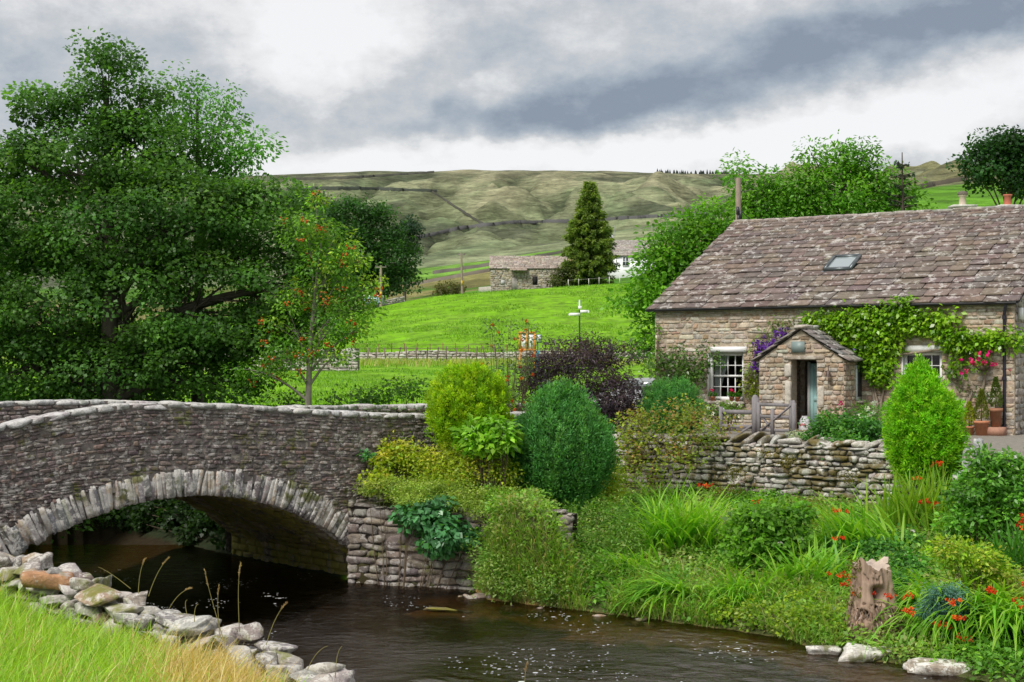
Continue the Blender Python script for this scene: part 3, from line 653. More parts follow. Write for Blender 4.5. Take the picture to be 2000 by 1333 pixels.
# ------------------------------------------------------------------ cottage
HA = np.array([4.46, 47.8, 3.0]); HU = np.array([.838, -.546, 0]); HB = np.array([.546, .838, 0]); HN = -HB; UP = np.array([0, 0, 1.])
HL, HD, HE, HRZ = 11.0, 6.2, 3.66, 6.78       # length, half depth, eaves, ridge above ground
def hp(s, z, off=0.0): return HA+HU*s+UP*z+HN*off          # point on (off metres in front of) the front wall
def fac(px, py, off=0.0):
    k = (px-1000)/F; A = HA+HN*off; s = (A[1]*k-A[0])/(HU[0]-HU[1]*k); Y = A[1]+HU[1]*s
    return s, H-(py-Y0)*Y/F-3.0
HAX = np.array([HU, HN, UP])
PALC = [(.37, .29, .21), (.43, .35, .26), (.31, .25, .19), (.47, .40, .31), (.40, .29, .20), (.35, .31, .26), (.50, .45, .38), (.33, .23, .16)]
OPEN = [(1.80, 2.98, .82, 2.28), (7.86, 9.0, .82, 2.28), (4.94, 5.86, 0.0, 2.02)]
def sheet(mb, s0, s1, z0, z1, off, holes, col, thick=.3):
    """front wall sheet with openings and their reveals"""
    sx = sorted({s0, s1, *[h[0] for h in holes], *[h[1] for h in holes]}); zx = sorted({z0, z1, *[h[2] for h in holes], *[h[3] for h in holes]})
    for a, b in zip(sx[:-1], sx[1:]):
        for c, d in zip(zx[:-1], zx[1:]):
            if any(a >= h[0]-1e-6 and b <= h[1]+1e-6 and c >= h[2]-1e-6 and d <= h[3]+1e-6 for h in holes): continue
            mb.add([hp(a, c, off), hp(b, c, off), hp(b, d, off), hp(a, d, off)], [[0, 1, 2, 3]], col)
    for h in holes:
        q = [(h[0], h[2]), (h[1], h[2]), (h[1], h[3]), (h[0], h[3])]
        for (a, c), (b, d) in zip(q, q[1:]+q[:1]): mb.add([hp(a, c, off), hp(a, c, off-thick), hp(b, d, off-thick), hp(b, d, off)], [[0, 1, 2, 3]], col)
PALR = [(0.157, 0.119, 0.105), (0.146, 0.114, 0.102), (0.168, 0.130, 0.111), (0.141, 0.117, 0.107), (0.163, 0.132, 0.109), (0.135, 0.110, 0.100), (0.176, 0.137, 0.109), (0.152, 0.113, 0.100)]
def slates(mb, origin, u, up_dir, nn, length, slope, e0, e1, w0, w1, pal, rng, thick=.035, skip=None):
    """courses of lapped stone slates from the eaves up, diminishing towards the ridge"""
    t = 0.0; C = []; HS = []; A = []; k = 0
    while t < slope-0.03:
        fr = t/slope; e = (e0+(e1-e0)*fr)*rng.uniform(.84, 1.16); e = min(e, slope-t); s = -rng.uniform(0, .4)
        while s < length:
            w = (w0+(w1-w0)*fr)*rng.uniform(.6, 1.45); a, b = max(s, 0), min(s+w, length); s += w
            if b-a < .06: continue
            sc = (a+b)/2
            if skip and skip(sc, t+e/2): continue
            lift = rng.normal(0.006, .006)
            C.append(origin+u*sc+up_dir*(t+e/2+.02+rng.normal(0, .008))+nn*(.045+lift)); HS.append(((b-a)/2-.004, (e/2+.06), thick/2*rng.uniform(.8, 1.3))); A.append(np.array([u, nrm(up_dir+nn*(-.11)), nrm(nn+up_dir*.11)]))
        t += e; k += 1
    N = len(C); A = rot_axes(np.array(A), rng.normal(0, .012, N), rng.normal(0, .006, N), rng.normal(0, .006, N))
    stones(mb, np.array(C), np.array(HS), A, pick(pal, N, rng, .07), 14, 3, .018, rng)
def casement(par, s0, s1, z0, z1, nx, nz, curtain):
    """white multi-pane sash: frame (part) with bars, pane, sill, lintel, curtain (sub-parts)"""
    wcol = (.78, .78, .78); mb = MB(); off = -.17
    box(mb, hp(s0+.05, (z0+z1)/2, off), (.05, .04, (z1-z0)/2), wcol, HAX); box(mb, hp(s1-.05, (z0+z1)/2, off), (.05, .04, (z1-z0)/2), wcol, HAX)
    zm = (z0+z1)/2+.02
    for z, h in ((z0+.06, .06), (z1-.05, .05), (zm, .03)): box(mb, hp((s0+s1)/2, z, off+.003), ((s1-s0)/2-.1, .042, h), wcol, HAX)
    box(mb, hp(s0+.004, (z0+z1)/2, -.065), (.008, .09, (z1-z0)/2-.01), wcol, HAX)           # painted reveal
    w = mb.build('window', M['white'], par)
    mb = MB()
    for half in range(2):
        a, b = (z0+.12, zm-.03) if half == 0 else (zm+.03, z1-.1)
        for i in range(1, nx): box(mb, hp(s0+.1+(s1-s0-.2)*i/nx, (a+b)/2, off-.01), (.013, .02, (b-a)/2), wcol, HAX)
        for j in range(1, nz): box(mb, hp((s0+s1)/2, a+(b-a)*j/nz, off-.011), ((s1-s0)/2-.1, .02, .013), wcol, HAX)
    mb.build('glazing_bars', M['white'], w)
    mb = MB(); mb.add([hp(s0+.1, z0+.1, off-.02), hp(s1-.1, z0+.1, off-.02), hp(s1-.1, z1-.08, off-.02), hp(s0+.1, z1-.08, off-.02)], [[0, 1, 2, 3]], (.1, .1, .1)); mb.build('pane', M['glass'], w)
    mb = MB(); rng = np.random.default_rng(3); stones(mb, np.array([hp((s0+s1)/2, z0-.05, .05)]), np.array([((s1-s0)/2+.06, .14, .045)]), HAX[None], np.array([(.25, .22, .19)]), 10, 4, .03, rng); mb.build('sill', M['cottage'], w)
    mb = MB(); box(mb, hp((s0+s1)/2+.12, z1+.09, .03), ((s1-s0)/2, .06, .085), wcol, HAX); mb.build('lintel', M['white'], w)
    if curtain:
        mb = MB(); n = 30
        for (a, b, ctr) in ((s0+.1, s0+.62, .0),):
            ss = np.linspace(0, 1, n); zz = np.linspace(0, 1, 12)
            V = [[hp(a+(b-a)*u*(.35+.65*v**1.2), z0+.1+(z1-z0-.2)*v, off-.10+.02*math.sin(u*26)) for v in zz] for u in ss]
            mb.add(np.array(V), grid_faces(n, 12), (.62, .62, .60))
        mb.build('curtain', M['cloth'], w, True)
def cottage():
    rng = np.random.default_rng(41)
    ct = thing('cottage', 'long stone cottage with purple brown stone slate roof beside the river garden', 'cottage', HA+HU*5.5+HB*3)
    mb = MB(); mc = (.40, .33, .25)
    sheet(mb, 0, HL, -.3, HE+.05, .012, OPEN, mc)
    def g3(s, r, z): return HA+HU*s+HB*r+UP*z
    for s in (0, HL):
        q = [g3(s, 0, -.3), g3(s, 2*HD, -.3), g3(s, 2*HD, HE), g3(s, HD, HRZ-.12), g3(s, 0, HE)]
        mb.add(q, [[0, 1, 2, 3, 4][::-1 if s == HL else 1]], mc)
    mb.add([g3(0, 2*HD, -.3), g3(HL, 2*HD, -.3), g3(HL, 2*HD, HE), g3(0, 2*HD, HE)], [[0, 1, 2, 3]], mc)
    mb.add([g3(0, 3.4, -.2), g3(HL, 3.4, -.2), g3(HL, 3.4, HE), g3(0, 3.4, HE)], [[0, 1, 2, 3]], (.12, .11, .10))
    mb.build('wall', M['mortar'], ct)
    def pos(s, t): return hp(s, t, .0), HN
    def excl(a, b): return [(h[0], h[1]) for h in OPEN if b > h[2]+.02 and a < h[3]+(.18 if h[2] > .1 else 0)]
    mb = MB(); facing(mb, pos, .0, HL, -.15, HE, (.075, .17), (.14, .50), .032, PALC, excl, rng=rng, rough=.06, k=7, gap=.012, tilt=.012, chop=2)
    mb.build('wall_stones', M['cottage'], ct)
    def pos2(r, t): return HA+HU*HL+HB*r+UP*t, HU
    mb = MB(); facing(mb, pos2, 0.05, 2*HD, -.15, HRZ-.1, (.10, .22), (.18, .55), .04, [(.26, .24, .22), (.31, .29, .26), (.22, .20, .18), (.36, .33, .29)], top=lambda r: HE-.05+(HRZ-HE-.1)*(1-abs(r-HD)/HD), rng=rng, rough=.09, k=5, tilt=.04)
    mb.build('gable_stones', M['cottage'], ct)
    # roof
    up = nrm(HB*HD+UP*(HRZ-HE)); nn = nrm(np.cross(HU, up)); nn = nn if nn[2] > 0 else -nn; slope = math.hypot(HD, HRZ-HE)+.22
    o = hp(-.18, HE+.03, 0)-up*.22
    mb = MB(); Lr = HL+.36
    for a in (0,): mb.add([o, o+HU*Lr, o+HU*Lr+up*slope, o+up*slope], [[0, 1, 2, 3]], (.10, .09, .085))
    b = hp(-.18, HE+.03)+HB*(2*HD+.2)-UP*.1
    mb.add([b, b+HU*Lr, o+HU*Lr+up*slope, o+up*slope], [[3, 2, 1, 0]], (.2, .16, .15))
    roof = mb.build('roof', M['slate'], ct)
    SK = (4.76, 5.58, 2.03, 2.90)
    def skip(s, t): r = t*HD/math.hypot(HD, HRZ-HE)-.2; return SK[0]+.18 < s < SK[1]+.18 and SK[2]+.02 < r < SK[3]-.02
    mb = MB(); slates(mb, o, HU, up, nn, Lr, slope, .50, .20, .62, .38, PALR, rng, .05, skip); mb.build('roof_slates', M['slate'], roof)
    mb = MB(); C = []; A = []; HS = []; s = 0
    while s < Lr:
        d = rng.uniform(.45, .75); C.append(o+HU*(s+d/2)+up*(slope-.02)+UP*.02); HS.append((d/2-.004, .17, .06)); A.append(np.array([HU, HB, UP])); s += d
    N = len(C); stones(mb, np.array(C), np.array(HS), rot_axes(np.array(A), 0, rng.normal(0, .01, N), rng.normal(0, .05, N)), pick([(.33, .29, .26), (.28, .25, .23)], N, rng), 5, 4, .05, rng)
    mb.build('ridge_stones', M['slate'], roof)
    # skylight
    def rp(s, r, h=0.0): return hp(s, HE+.03)+HB*r+UP*(r*(HRZ-HE)/HD)+nn*h
    mb = MB(); c4 = [(SK[0], SK[2]), (SK[1], SK[2]), (SK[1], SK[3]), (SK[0], SK[3])]; gc = (.10, .115, .12)
    for (a, b), (c, d) in zip(c4, c4[1:]+c4[:1]): bar(mb, rp(a, b, .10), rp(c, d, .10), .10, .13, gc, nn)
    mb.add([rp(SK[0]-.1, SK[2]-.22, .062), rp(SK[1]+.1, SK[2]-.22, .062), rp(SK[1]+.1, SK[2], .075), rp(SK[0]-.1, SK[2], .075)], [[0, 1, 2, 3]], (.2, .21, .22))
    sk = mb.build('skylight', M['metal'], ct)
    mb = MB(); mb.add([rp(*c4[0], .12), rp(*c4[1], .12), rp(*c4[2], .12), rp(*c4[3], .12)], [[0, 1, 2, 3]], (.42, .47, .48)); mb.build('pane', M['skyglass'], sk)
    # gutter and downpipe
    mb = MB(); tube(mb, [hp(-.2, HE-.06, .2), hp(HL/2, HE-.05, .2), hp(HL+.1, HE-.06, .2)], .055, (.012, .012, .014), 8); mb.build('gutter', M['iron'], ct, True)
    mb = MB(); sd_ = 10.74; tube(mb, [hp(sd_+.08, HE-.1, .2), hp(sd_+.05, HE-.22, .17), hp(sd_, HE-.38, .09), hp(sd_, HE-.6, .075), hp(sd_, 1.5, .075), hp(sd_, -.1, .075)], .042, (.02, .018, .03), 8)
    for z in (HE-.45, 1.55, .25): tube(mb, [hp(sd_, z-.05, .075), hp(sd_, z+.05, .075)], .06, (.02, .018, .03), 8)
    mb.build('downpipe', M['iron'], ct, True)
    casement(ct, *OPEN[0], 4, 2, True); casement(ct, *OPEN[1], 4, 2, False)
    # door
    DO = .45; mb = MB(); dc = (.42, .68, .67); s0, s1 = 5.30, 6.08
    for s in (s0-.03, s1+.03): box(mb, hp(s, 1.0, DO+.03), (.035, .05, 1.0), (.55, .57, .56), HAX)
    box(mb, hp((s0+s1)/2, .98, DO), ((s1-s0)/2, .022, .97), dc, HAX)
    for s in (s0+.06, s1-.06, ): box(mb, hp(s, .98, DO+.025), (.055, .012, .96), dc, HAX)
    for z in (.12, .92, 1.86): box(mb, hp((s0+s1)/2, z, DO+.026), ((s1-s0)/2-.11, .012, .07), dc, HAX)
    d = mb.build('door', M['paint'], ct)
    mb = MB(); box(mb, hp((s0+s1)/2+.03, 1.38, DO+.027), ((s1-s0)/2-.17, .006, .40), (.02, .022, .025), HAX); mb.build('door_pane', M['iron'], d)
    mb = MB(); tube(mb, [hp(s1-.08, 1.0, DO+.05), hp(s1-.08, 1.0, DO+.1), hp(s1-.16, 1.0, DO+.105)], .012, (.5, .42, .2), 6); mb.build('handle', M['metal'], d)
    # porch
    pd = 1.36; a, b = 4.10, 6.66; ap = (a+b)/2; ze, za = 2.06, 2.90; do = (5.08, 5.86)
    mb = MB(); c = mc
    def pf(s, z, o_=pd): return hp(s, z, o_)
    mb.add([pf(a, -.2), pf(do[0], -.2), pf(do[0], 2.06), pf(a, ze)], [[0, 1, 2, 3]], c); mb.add([pf(do[1], -.2), pf(b, -.2), pf(b, ze), pf(do[1], 2.06)], [[0, 1, 2, 3]], c)
    mb.add([pf(a, ze), pf(do[0], 2.06), pf(do[1], 2.06), pf(b, ze), pf(ap, za)], [[0, 1, 2, 3, 4]], c)
    for s, q in ((do[0], 1), (do[1], 1)): mb.add([pf(s, -.2), pf(s, -.2, pd-.42), pf(s, 2.06, pd-.42), pf(s, 2.06)], [[0, 1, 2, 3]], c)
    mb.add([pf(do[0], 2.06), pf(do[1], 2.06), pf(do[1], 2.06, pd-.42), pf(do[0], 2.06, pd-.42)], [[0, 1, 2, 3]], c)
    for s in (a, b): mb.add([pf(s, -.2, 0), pf(s, -.2), pf(s, ze), pf(s, ze, 0)], [[0, 1, 2, 3]], c)
    for s in (do[0]-.30, do[1]+.55): mb.add([pf(s, -.2, .05), pf(s, -.2, pd-.42), pf(s, 2.3, pd-.42), pf(s, 2.3, .05)], [[0, 1, 2, 3]], (.30, .25, .2))
    mb.add([pf(a, .03, 0), pf(b, .03, 0), pf(b, .03, pd-.02), pf(a, .03, pd-.02)], [[0, 1, 2, 3]], (.30, .17, .13))
    p_ = mb.build('porch', M['mortar'], ct)
    def ppos(s, t): return hp(s, t, pd), HN
    mb = MB(); facing(mb, ppos, a, b, -.15, za, (.08, .18), (.12, .38), .032, PALC, lambda x, y: [do] if x < 2.04 else [(4.85, 6.1)] if x < 2.16 else [], top=lambda s: za-.05-(za-ze)*abs(s-ap)/((b-a)/2), rng=rng, rough=.07, k=6, chop=2)
    def ppos2(r, t): return hp(b, t, r), HU
    facing(mb, ppos2, .0, pd, -.15, ze, (.08, .18), (.12, .38), .035, PALC, lambda x, y: [(.08, .5)] if y > .9 and x < 1.95 else [], rng=rng, rough=.07, k=6, chop=2)
    def ppos3(r, t): return hp(do[0]-.28, t, r), HU
    facing(mb, ppos3, .06, pd-.4, .03, 2.2, (.1, .2), (.15, .4), .03, [(.28, .22, .17), (.34, .28, .2)], rng=rng)
    mb.build('porch_stones', M['cottage'], p_)
    mb = MB(); stones(mb, np.array([hp(5.47, 2.115, pd-.03)]), np.array([(.62, .10, .055)]), HAX[None], np.array([(.30, .25, .20)]), 10, 4, .03, rng)
    mb.build('door_lintel', M['cottage'], p_)
    for q, h_, c_ in ((hp(5.0, .95, pd+.005), (.09, .06, .5), (.46, .42, .36)), (hp(5.0, 1.75, pd+.005), (.10, .06, .18), (.5, .46, .4)), (hp(5.98, 1.0, pd+.006), (.10, .06, .3), (.48, .43, .36))):
        mb = MB(); stones(mb, np.array([q]), np.array([h_]), HAX[None], np.array([c_]), 10, 4, .03, rng); mb.build('jamb_stone', M['cottage'], p_)
    mb = MB()
    for sg in (-1, 1):
        ev = hp(ap+sg*((b-a)/2+.16), ze-.06, 0); ud = nrm(HU*(-sg)*((b-a)/2)+UP*(za-ze)); n2 = nrm(np.cross(ud, HN)); n2 = n2 if n2[2] > 0 else -n2
        sl = math.hypot((b-a)/2+.16, za-ze+.1)+.05
        mb.add([ev, ev+HN*(pd+.1), ev+HN*(pd+.1)+ud*sl, ev+ud*sl], [[0, 1, 2, 3]], (.1, .09, .08))
        slates(mb, ev, HN, ud, n2, pd+.12, sl, .30, .22, .5, .4, [(.20, .18, .17), (.16, .145, .14), (.25, .22, .2)], rng, .05)
    C = [hp(ap, za+.09, x) for x in (.2, .6, 1.0, 1.36)]; stones(mb, np.array(C), np.array([(.17, .21, .055)]*4), HAX[None], pick([(.38, .35, .31)], 4, rng), 5, 4, .06, rng)
    mb.build('porch_roof', M['slate'], p_)
    mb = MB(); box(mb, hp(5.31, 2.42, pd+.05), (.20, .018, .155), (.20, .255, .25), HAX); mb.build('plaque', M['paint'], p_)
    mb = MB(); box(mb, HA+HU*(b+.02)+UP*1.4+HN*.29, (.03, .20, .5), (.62, .68, .68), HAX); box(mb, HA+HU*(b+.035)+UP*1.42+HN*.29, (.03, .15, .42), (.03, .035, .04), HAX); box(mb, HA+HU*(b+.08)+UP*.86+HN*.29, (.12, .25, .03), (.3, .27, .23), HAX); mb.build('porch_window', M['white'], p_)
    # alarm box on the gable
    mb = MB(); c_ = HA+HU*(HL+.07)+HB*.36+UP*3.32; box(mb, c_, (.05, .11, .16), (.8, .8, .8), HAX); mb.build('alarm_box', M['white'], ct)
def skyglass():
    m, g = newmat('skylight_glass'); p = g.node('ShaderNodeBsdfPrincipled', {'Base Color': (.20, .24, .25), 'Roughness': .06, 'Specular IOR Level': .9, 'Coat Weight': 1.0}); fin(g, p.outputs[0]); return m
M['skyglass'] = skyglass()
cottage()
def pot_plant(name, label, pos, rp, hpot, plant, flower=None, group=None, seed=0, pcol=(.50, .20, .10)):
    rng = np.random.default_rng(seed); t = thing(name, label, 'potted plant', pos, group)
    mb = MB(); pos = np.array(pos); lathe(mb, pos, [(.001, 0), (rp*.72, 0), (rp*.95, hpot*.82), (rp*1.08, hpot*.82), (rp*1.1, hpot), (rp*.95, hpot), (rp*.9, hpot*.9), (.001, hpot*.9)], pcol, 22); mb.build('pot', M['terra'], t, True)
    mb = MB()
    if plant[0] == 'cone':
        _, r, h, pal = plant; n = int(900*h)+300; zt = rng.uniform(0, 1, n)**.9; rr = r*(1-zt**1.5*.92)*np.minimum(1, .55+zt*4); a = rng.uniform(0, 6.28, n)
        p = pos+np.stack([rr*np.cos(a), rr*np.sin(a), hpot+.03+zt*h], -1); D = np.stack([np.cos(a)*.6, np.sin(a)*.6, np.full(n, .9)], -1)+rng.normal(0, .35, (n, 3))
        leaf_quads(mb, p, D, rng.normal(0, 1, (n, 3))+[0, 0, .5], rng.uniform(.04, .08, n), np.full(n, .016), pick(pal, n, rng, .2))
        tube(mb, [pos+[0, 0, hpot*.8], pos+[0, 0, hpot+h*.8]], [.02, .005], (.1, .07, .04), 5)
    else:
        _, r, h, pal = plant; n = 90; a = rng.uniform(0, 6.28, n); q = rng.uniform(.1, 1, n)
        p = pos+np.stack([r*q*np.cos(a), r*q*np.sin(a), hpot+h*rng.uniform(.1, 1, n)*(1.1-q*.5)], -1)
        leaf_quads(mb, p, np.stack([np.cos(a), np.sin(a), rng.normal(.1, .4, n)], -1), np.stack([np.cos(a)*.4, np.sin(a)*.4, np.ones(n)], -1)+rng.normal(0, .3, (n, 3)), rng.uniform(.05, .09, n), rng.uniform(.02, .035, n), pick(pal, n, rng, .2))
    mb.build('foliage', M['leaf'], t)
    if flower:
        mb = MB(); pts, col, fr = flower; pts = np.array(pts)+pos
        for p0 in pts: tube(mb, [pos+[0, 0, hpot], p0], .004, (.08, .2, .03), 4)
        mb.build('flower_stalks', M['leaf'], t); heads(t, pts, fr, [col], rng)
    return t
def heads(t, pts, r, pal, rng, n=14, name='flower'):
    for p in np.asarray(pts): mb = MB(); flowers(mb, p[None], r, pal, rng, n); mb.build(name, M['petal'], t)
def flowers(mb, pts, r, pal, rng, n=14):
    """little heads of petals"""
    pts = np.asarray(pts); N = len(pts); idx = np.repeat(np.arange(N), n); D = nrm(rng.normal(0, 1, (N*n, 3)))
    leaf_quads(mb, pts[idx]+D*r*.2, D, rng.normal(0, 1, (N*n, 3)), rng.uniform(.7, 1.2, N*n)*r, np.full(N*n, r*.42), pick(pal, N, rng, .1)[idx]*rng.normal(1, .12, (N*n, 1)).clip(.6, 1.4))
GR = [(.07, .22, .02), (.10, .28, .03), (.05, .16, .02)]
s, z = fac(1392, 782, .14); 
for i, (px, lab, fl) in enumerate(((1392, 'small clay pot with one pink geranium at the left end of the window sill', [((-.03, 0, .36), ), ]), (1429, 'clay pot with red geranium heads on the window sill beside another pot', [((0, .02, .36), )]), (1441, 'clay pot with only green geranium leaves at right end of window sill', None))):
    s, z = fac(px, 782, .13); p = hp(s, .775, .13)
    pot_plant('geranium_pot', lab, p, .075, .17, ('bush', .11, .14, GR), None if fl is None else ([(-.02, 0, .36)] if i == 0 else [(-.02, 0, .38), (.04, -.02, .33), (0, .03, .35)], (.75, .03, .16), .055), 'geranium pots on the window sill', 60+i)
YG = [(.32, .38, .015), (.25, .33, .02), (.38, .40, .03)]
for i, (px, rp, hpot, r, h, pal, lab, base, off) in enumerate((
    (1893, .13, .24, .15, .62, YG, 'yellow dwarf conifer in a low clay pot beside the tall green conifer', 0.0, .62),
    (1917, .20, .40, .18, .80, [(.20, .24, .03), (.15, .19, .03)], 'clipped conical olive green conifer in a wide plain clay pot', 0.0, .6),
    (1945, .17, .50, .16, .80, [(.10, .16, .03), (.14, .19, .04)], 'dark conifer in a tall decorated clay urn by the downpipe', .24, .42))):
    s, z = fac(px, 850, off); p = hp(s, base, off)
    pot_plant('conifer_pot', lab, p, rp, hpot, ('cone', r, h, pal), None, None, 70+i, (.45, .19, .10) if i < 2 else (.30, .14, .08))
mb = MB(); s, z = fac(1945, 850, .42); box(mb, hp(s, .115, .42), (.24, .2, .115), (.36, .19, .13), HAX); tag(mb.build('plinth', M['terra'], None, loc=hp(s, 0, .42)), 'low pinkish block carrying the tall clay urn', 'plinth')
# hanging basket
def basket():
    rng = np.random.default_rng(81); s, z = fac(1919, 706, .28); p = hp(s, z-.12, .28); t = thing('hanging_basket', 'hanging basket of bright pink flowers on the cottage wall', 'hanging basket', p)
    mb = MB(); lathe(mb, p, [(.02, -.16), (.13, -.12), (.2, 0.0), (.17, .0)], (.09, .07, .04), 14); mb.build('basket', M['wood'], t, True)
    mb = MB(); tube(mb, [hp(s, z+.42, .02), hp(s, z+.45, .15), hp(s, z+.42, .28)], .012, (.02, .02, .02), 5)
    for a in (0, 2.1, 4.2): tube(mb, [p+[.18*math.cos(a), .18*math.sin(a), 0], hp(s, z+.42, .28)], .005, (.03, .03, .03), 4)
    mb.build('bracket', M['iron'], t)
    mb = MB(); C = p+rng.normal(0, 1, (16, 3))*[.16, .12, .12]+[0, 0, .05]; leaf_mass(mb, C, nrm(C-p), .08, 16, .07, [(.16, .34, .03), (.24, .38, .04)], rng); mb.build('foliage', M['leaf'], t)
    heads(t, p+rng.normal(0, 1, (17, 3))*[.25, .12, .17]+[0, 0, .04]+HN*.1, .065, [(.80, .02, .28), (.75, .05, .20)], rng)
basket()
# bell by the porch door
def bell():
    s, z = fac(1621, 735, 1.40); p = hp(s, z, 1.41); t = thing('door_bell', 'small rusty iron bell with pull chain on the porch wall', 'bell', p)
    mb = MB(); tube(mb, [p+UP*.30, p+UP*.30+HN*.12, p+UP*.18+HN*.12], .014, (.05, .035, .03), 5); mb.build('bracket', M['iron'], t)
    mb = MB(); lathe(mb, p+HN*.12, [(.09, -.02), (.075, .04), (.05, .12), (.02, .17), (.001, .18)], (.07, .045, .035), 12); mb.build('bell_cup', M['iron'], t, True)
    mb = MB(); tube(mb, [p+HN*.12, p+HN*.10-UP*.35], .006, (.05, .04, .03), 4); mb.build('pull_chain', M['iron'], t)
bell()
# carrier bag on the porch step
def bag():
    rng = np.random.default_rng(5); s, z = fac(1577, 845, .6); p = hp(s-.02, .04, .75); n = 18; m_ = 12; V = []
    for i in range(n):
        a = i/n*6.283
        V.append([p+np.array([.17*math.cos(a)*(1-.5*(j/(m_-1))**2.2), .11*math.sin(a)*(1-.6*(j/(m_-1))**2), .40*j/(m_-1)])*(1+.10*rng.normal()*(j > 0)) if False else p+np.array([.18*math.cos(a)*(1-.55*(j/(m_-1))**2.2)+.015*rng.normal(), .12*math.sin(a)*(1-.6*(j/(m_-1))**2)+.015*rng.normal(), .40*j/(m_-1)]) for j in range(m_)])
    V = np.array(V); mb = MB(); mb.add(np.transpose(V, (1, 0, 2)), grid_faces(m_, n, True)[:, ::-1], (.62, .64, .66))
    o = mb.build('plastic_bag', M['cloth'], None, True, loc=p); tag(o, 'crumpled white plastic carrier bag on the porch doorstep', 'bag')
    mb = MB(); q = p+HN*.14+UP*.14
    for k in range(4): box(mb, q+HU*(-.07+.045*k)+UP*(.012*(k % 2)), (.014, .004, .035), (.65, .05, .10), HAX)
    mb.build('red_print', M['paint'], o)
bag()
# wooden gate and rail fence in front of the porch
WG = (.20, .185, .195)
def gate():
    Y = 41.6; t = thing('garden_gate', 'weathered grey wooden five bar gate with diagonal braces before the porch', 'gate', P(1512, 852, Y))
    A = P(1482, 856, Y); B = P(1545, 856, 40.9); A[2] = B[2] = 3.02; d = nrm(B-A); L = np.linalg.norm(B-A)
    def at(u, z): return A+(B-A)*u+UP*z
    mb = MB()
    for z in (.14, .5, .82): bar(mb, at(0, z), at(1, z), .04, .085, WG, UP)
    mb.build('rails', M['wood'], t); mb = MB()
    bar(mb, at(.1, .14)+[0, -.03, 0], at(1, .82)+[0, -.03, 0], .035, .08, WG, np.cross(d, UP)); bar(mb, at(.5, .05)+[0, .035, 0], at(.02, .6)+[0, .035, 0], .035, .08, WG, np.cross(d, UP)); mb.build('braces', M['wood'], t)
    for u, z1, w in ((0, .88, .09), (1, .95, .08), (.42, .72, .08)):
        mb = MB(); bar(mb, at(u, 0)+[0, -.045*(u == .42), 0], at(u, z1)+[0, -.045*(u == .42), 0], w, w, WG, d); mb.build('stile', M['wood'], t)
    for nm, lab, px, Yp, h, w in (('gate_post', 'stout grey wooden gate post with a rounded top at the hinge side', 1475, 41.75, 1.08, .17), ('gate_post', 'slim grey wooden gate post standing close to the porch doorway', 1550, 40.75, .96, .11)):
        p = P(px, 800, Yp); p[2] = 2.95; mb = MB(); bar(mb, p, p+UP*h, w, w, WG, (1, 0, 0)); tube(mb, [p+UP*(h-.002), p+UP*(h+.04), p+UP*(h+.07)], [w*.5, w*.42, w*.2], WG, 8); o = mb.build(nm, M['wood'], None, loc=p); tag(o, lab, 'post')
    t2 = thing('rail_fence', 'low grey wooden rail fence running left from the gate post under the window', 'fence', P(1440, 855, 42))
    a = P(1408, 800, 42.6); b = P(1472, 800, 41.9); mb = MB()
    for z in (.22, .62): a[2] = b[2] = 3.0+z; bar(mb, a, b, .05, .11, WG, UP)
    mb.build('rails', M['wood'], t2)
    mb = MB(); a[2] = 3.0; bar(mb, a+UP*.0, a+UP*.75, .1, .1, WG, (1, 0, 0)); mb.build('post', M['wood'], t2)
    mb = MB(); bar(mb, P(1425, 860, 42.3), P(1470, 830, 41.8), .05, .1, WG, (0, -1, 0)); mb.build('brace', M['wood'], t2)
gate()
# ------------------------------------------------------------------ trees
def tree(name, label, lobes, Y, base, top, tr, pal, spacing, cr, per, size, seed, aspect=.42, flat=.6, upb=.8, droop=0., cat='tree', bark=(.075, .065, .05), mat='leaf', group=None, outl=.12, shell=.5, limbs=True, extra=None, lean=None, var=.18):
    rng = np.random.default_rng(seed); b = P(*base, Y) if len(base) == 2 else np.array(base, float); t = P(*top, Y)
    if name != 'x' and len(base) == 2: b[2] = min(b[2], float(zfar(b[0], Y)) if Y > 60 else float(gz(b[0], b[1])))-.1
    th = thing(name, label, cat, b, group); L = lobes_px(lobes, Y); C, O, I = clusters_in(L, spacing, rng, shell, outl)
    if limbs:
        mb = MB(); mid = b*.5+t*.5+np.array([rng.normal(0, .15), rng.normal(0, .15), 0])*(t[2]-b[2])*.15
        trunk = bez(b, mid, t, 14); tube(mb, trunk, np.linspace(1, .12, 14)**.9*tr, bark, 9)
        for i, (c, r) in enumerate(L):
            f = np.clip((c[2]-r[2]*.6-b[2])/(t[2]-b[2])*.75, .12, .9); p = trunk[int(f*13)]; e = c
            lim = bez(p, p*.55+e*.45+np.array([0, 0, .15*np.linalg.norm(e-p)]), e, 8); r0 = tr*(1-f)*.55+.02*tr
            tube(mb, lim, np.linspace(r0, r0*.3, 8), bark, 6)
            ci = np.where(I == i)[0]
            for j in rng.permutation(ci)[:14]:
                s_ = lim[rng.integers(4, 8)]; q = C[j]
                tube(mb, bez(s_, s_*.5+q*.5+np.array([0, 0, .08*np.linalg.norm(q-s_)]), q, 5), np.linspace(r0*.3, r0*.07, 5), bark, 4, False)
        mb.build('trunk', M['bark'], th, True)
    mb = MB(); leaf_mass(mb, C, O, cr, per, size, pal, rng, aspect, flat, upb, droop, var); mb.build('crown', M[mat], th)
    if extra: extra(th, C, O, rng)
    return th
DK = [(0.080, 0.195, 0.035), (0.104, 0.238, 0.044), (0.064, 0.158, 0.031), (0.130, 0.278, 0.052), (0.092, 0.210, 0.048)]
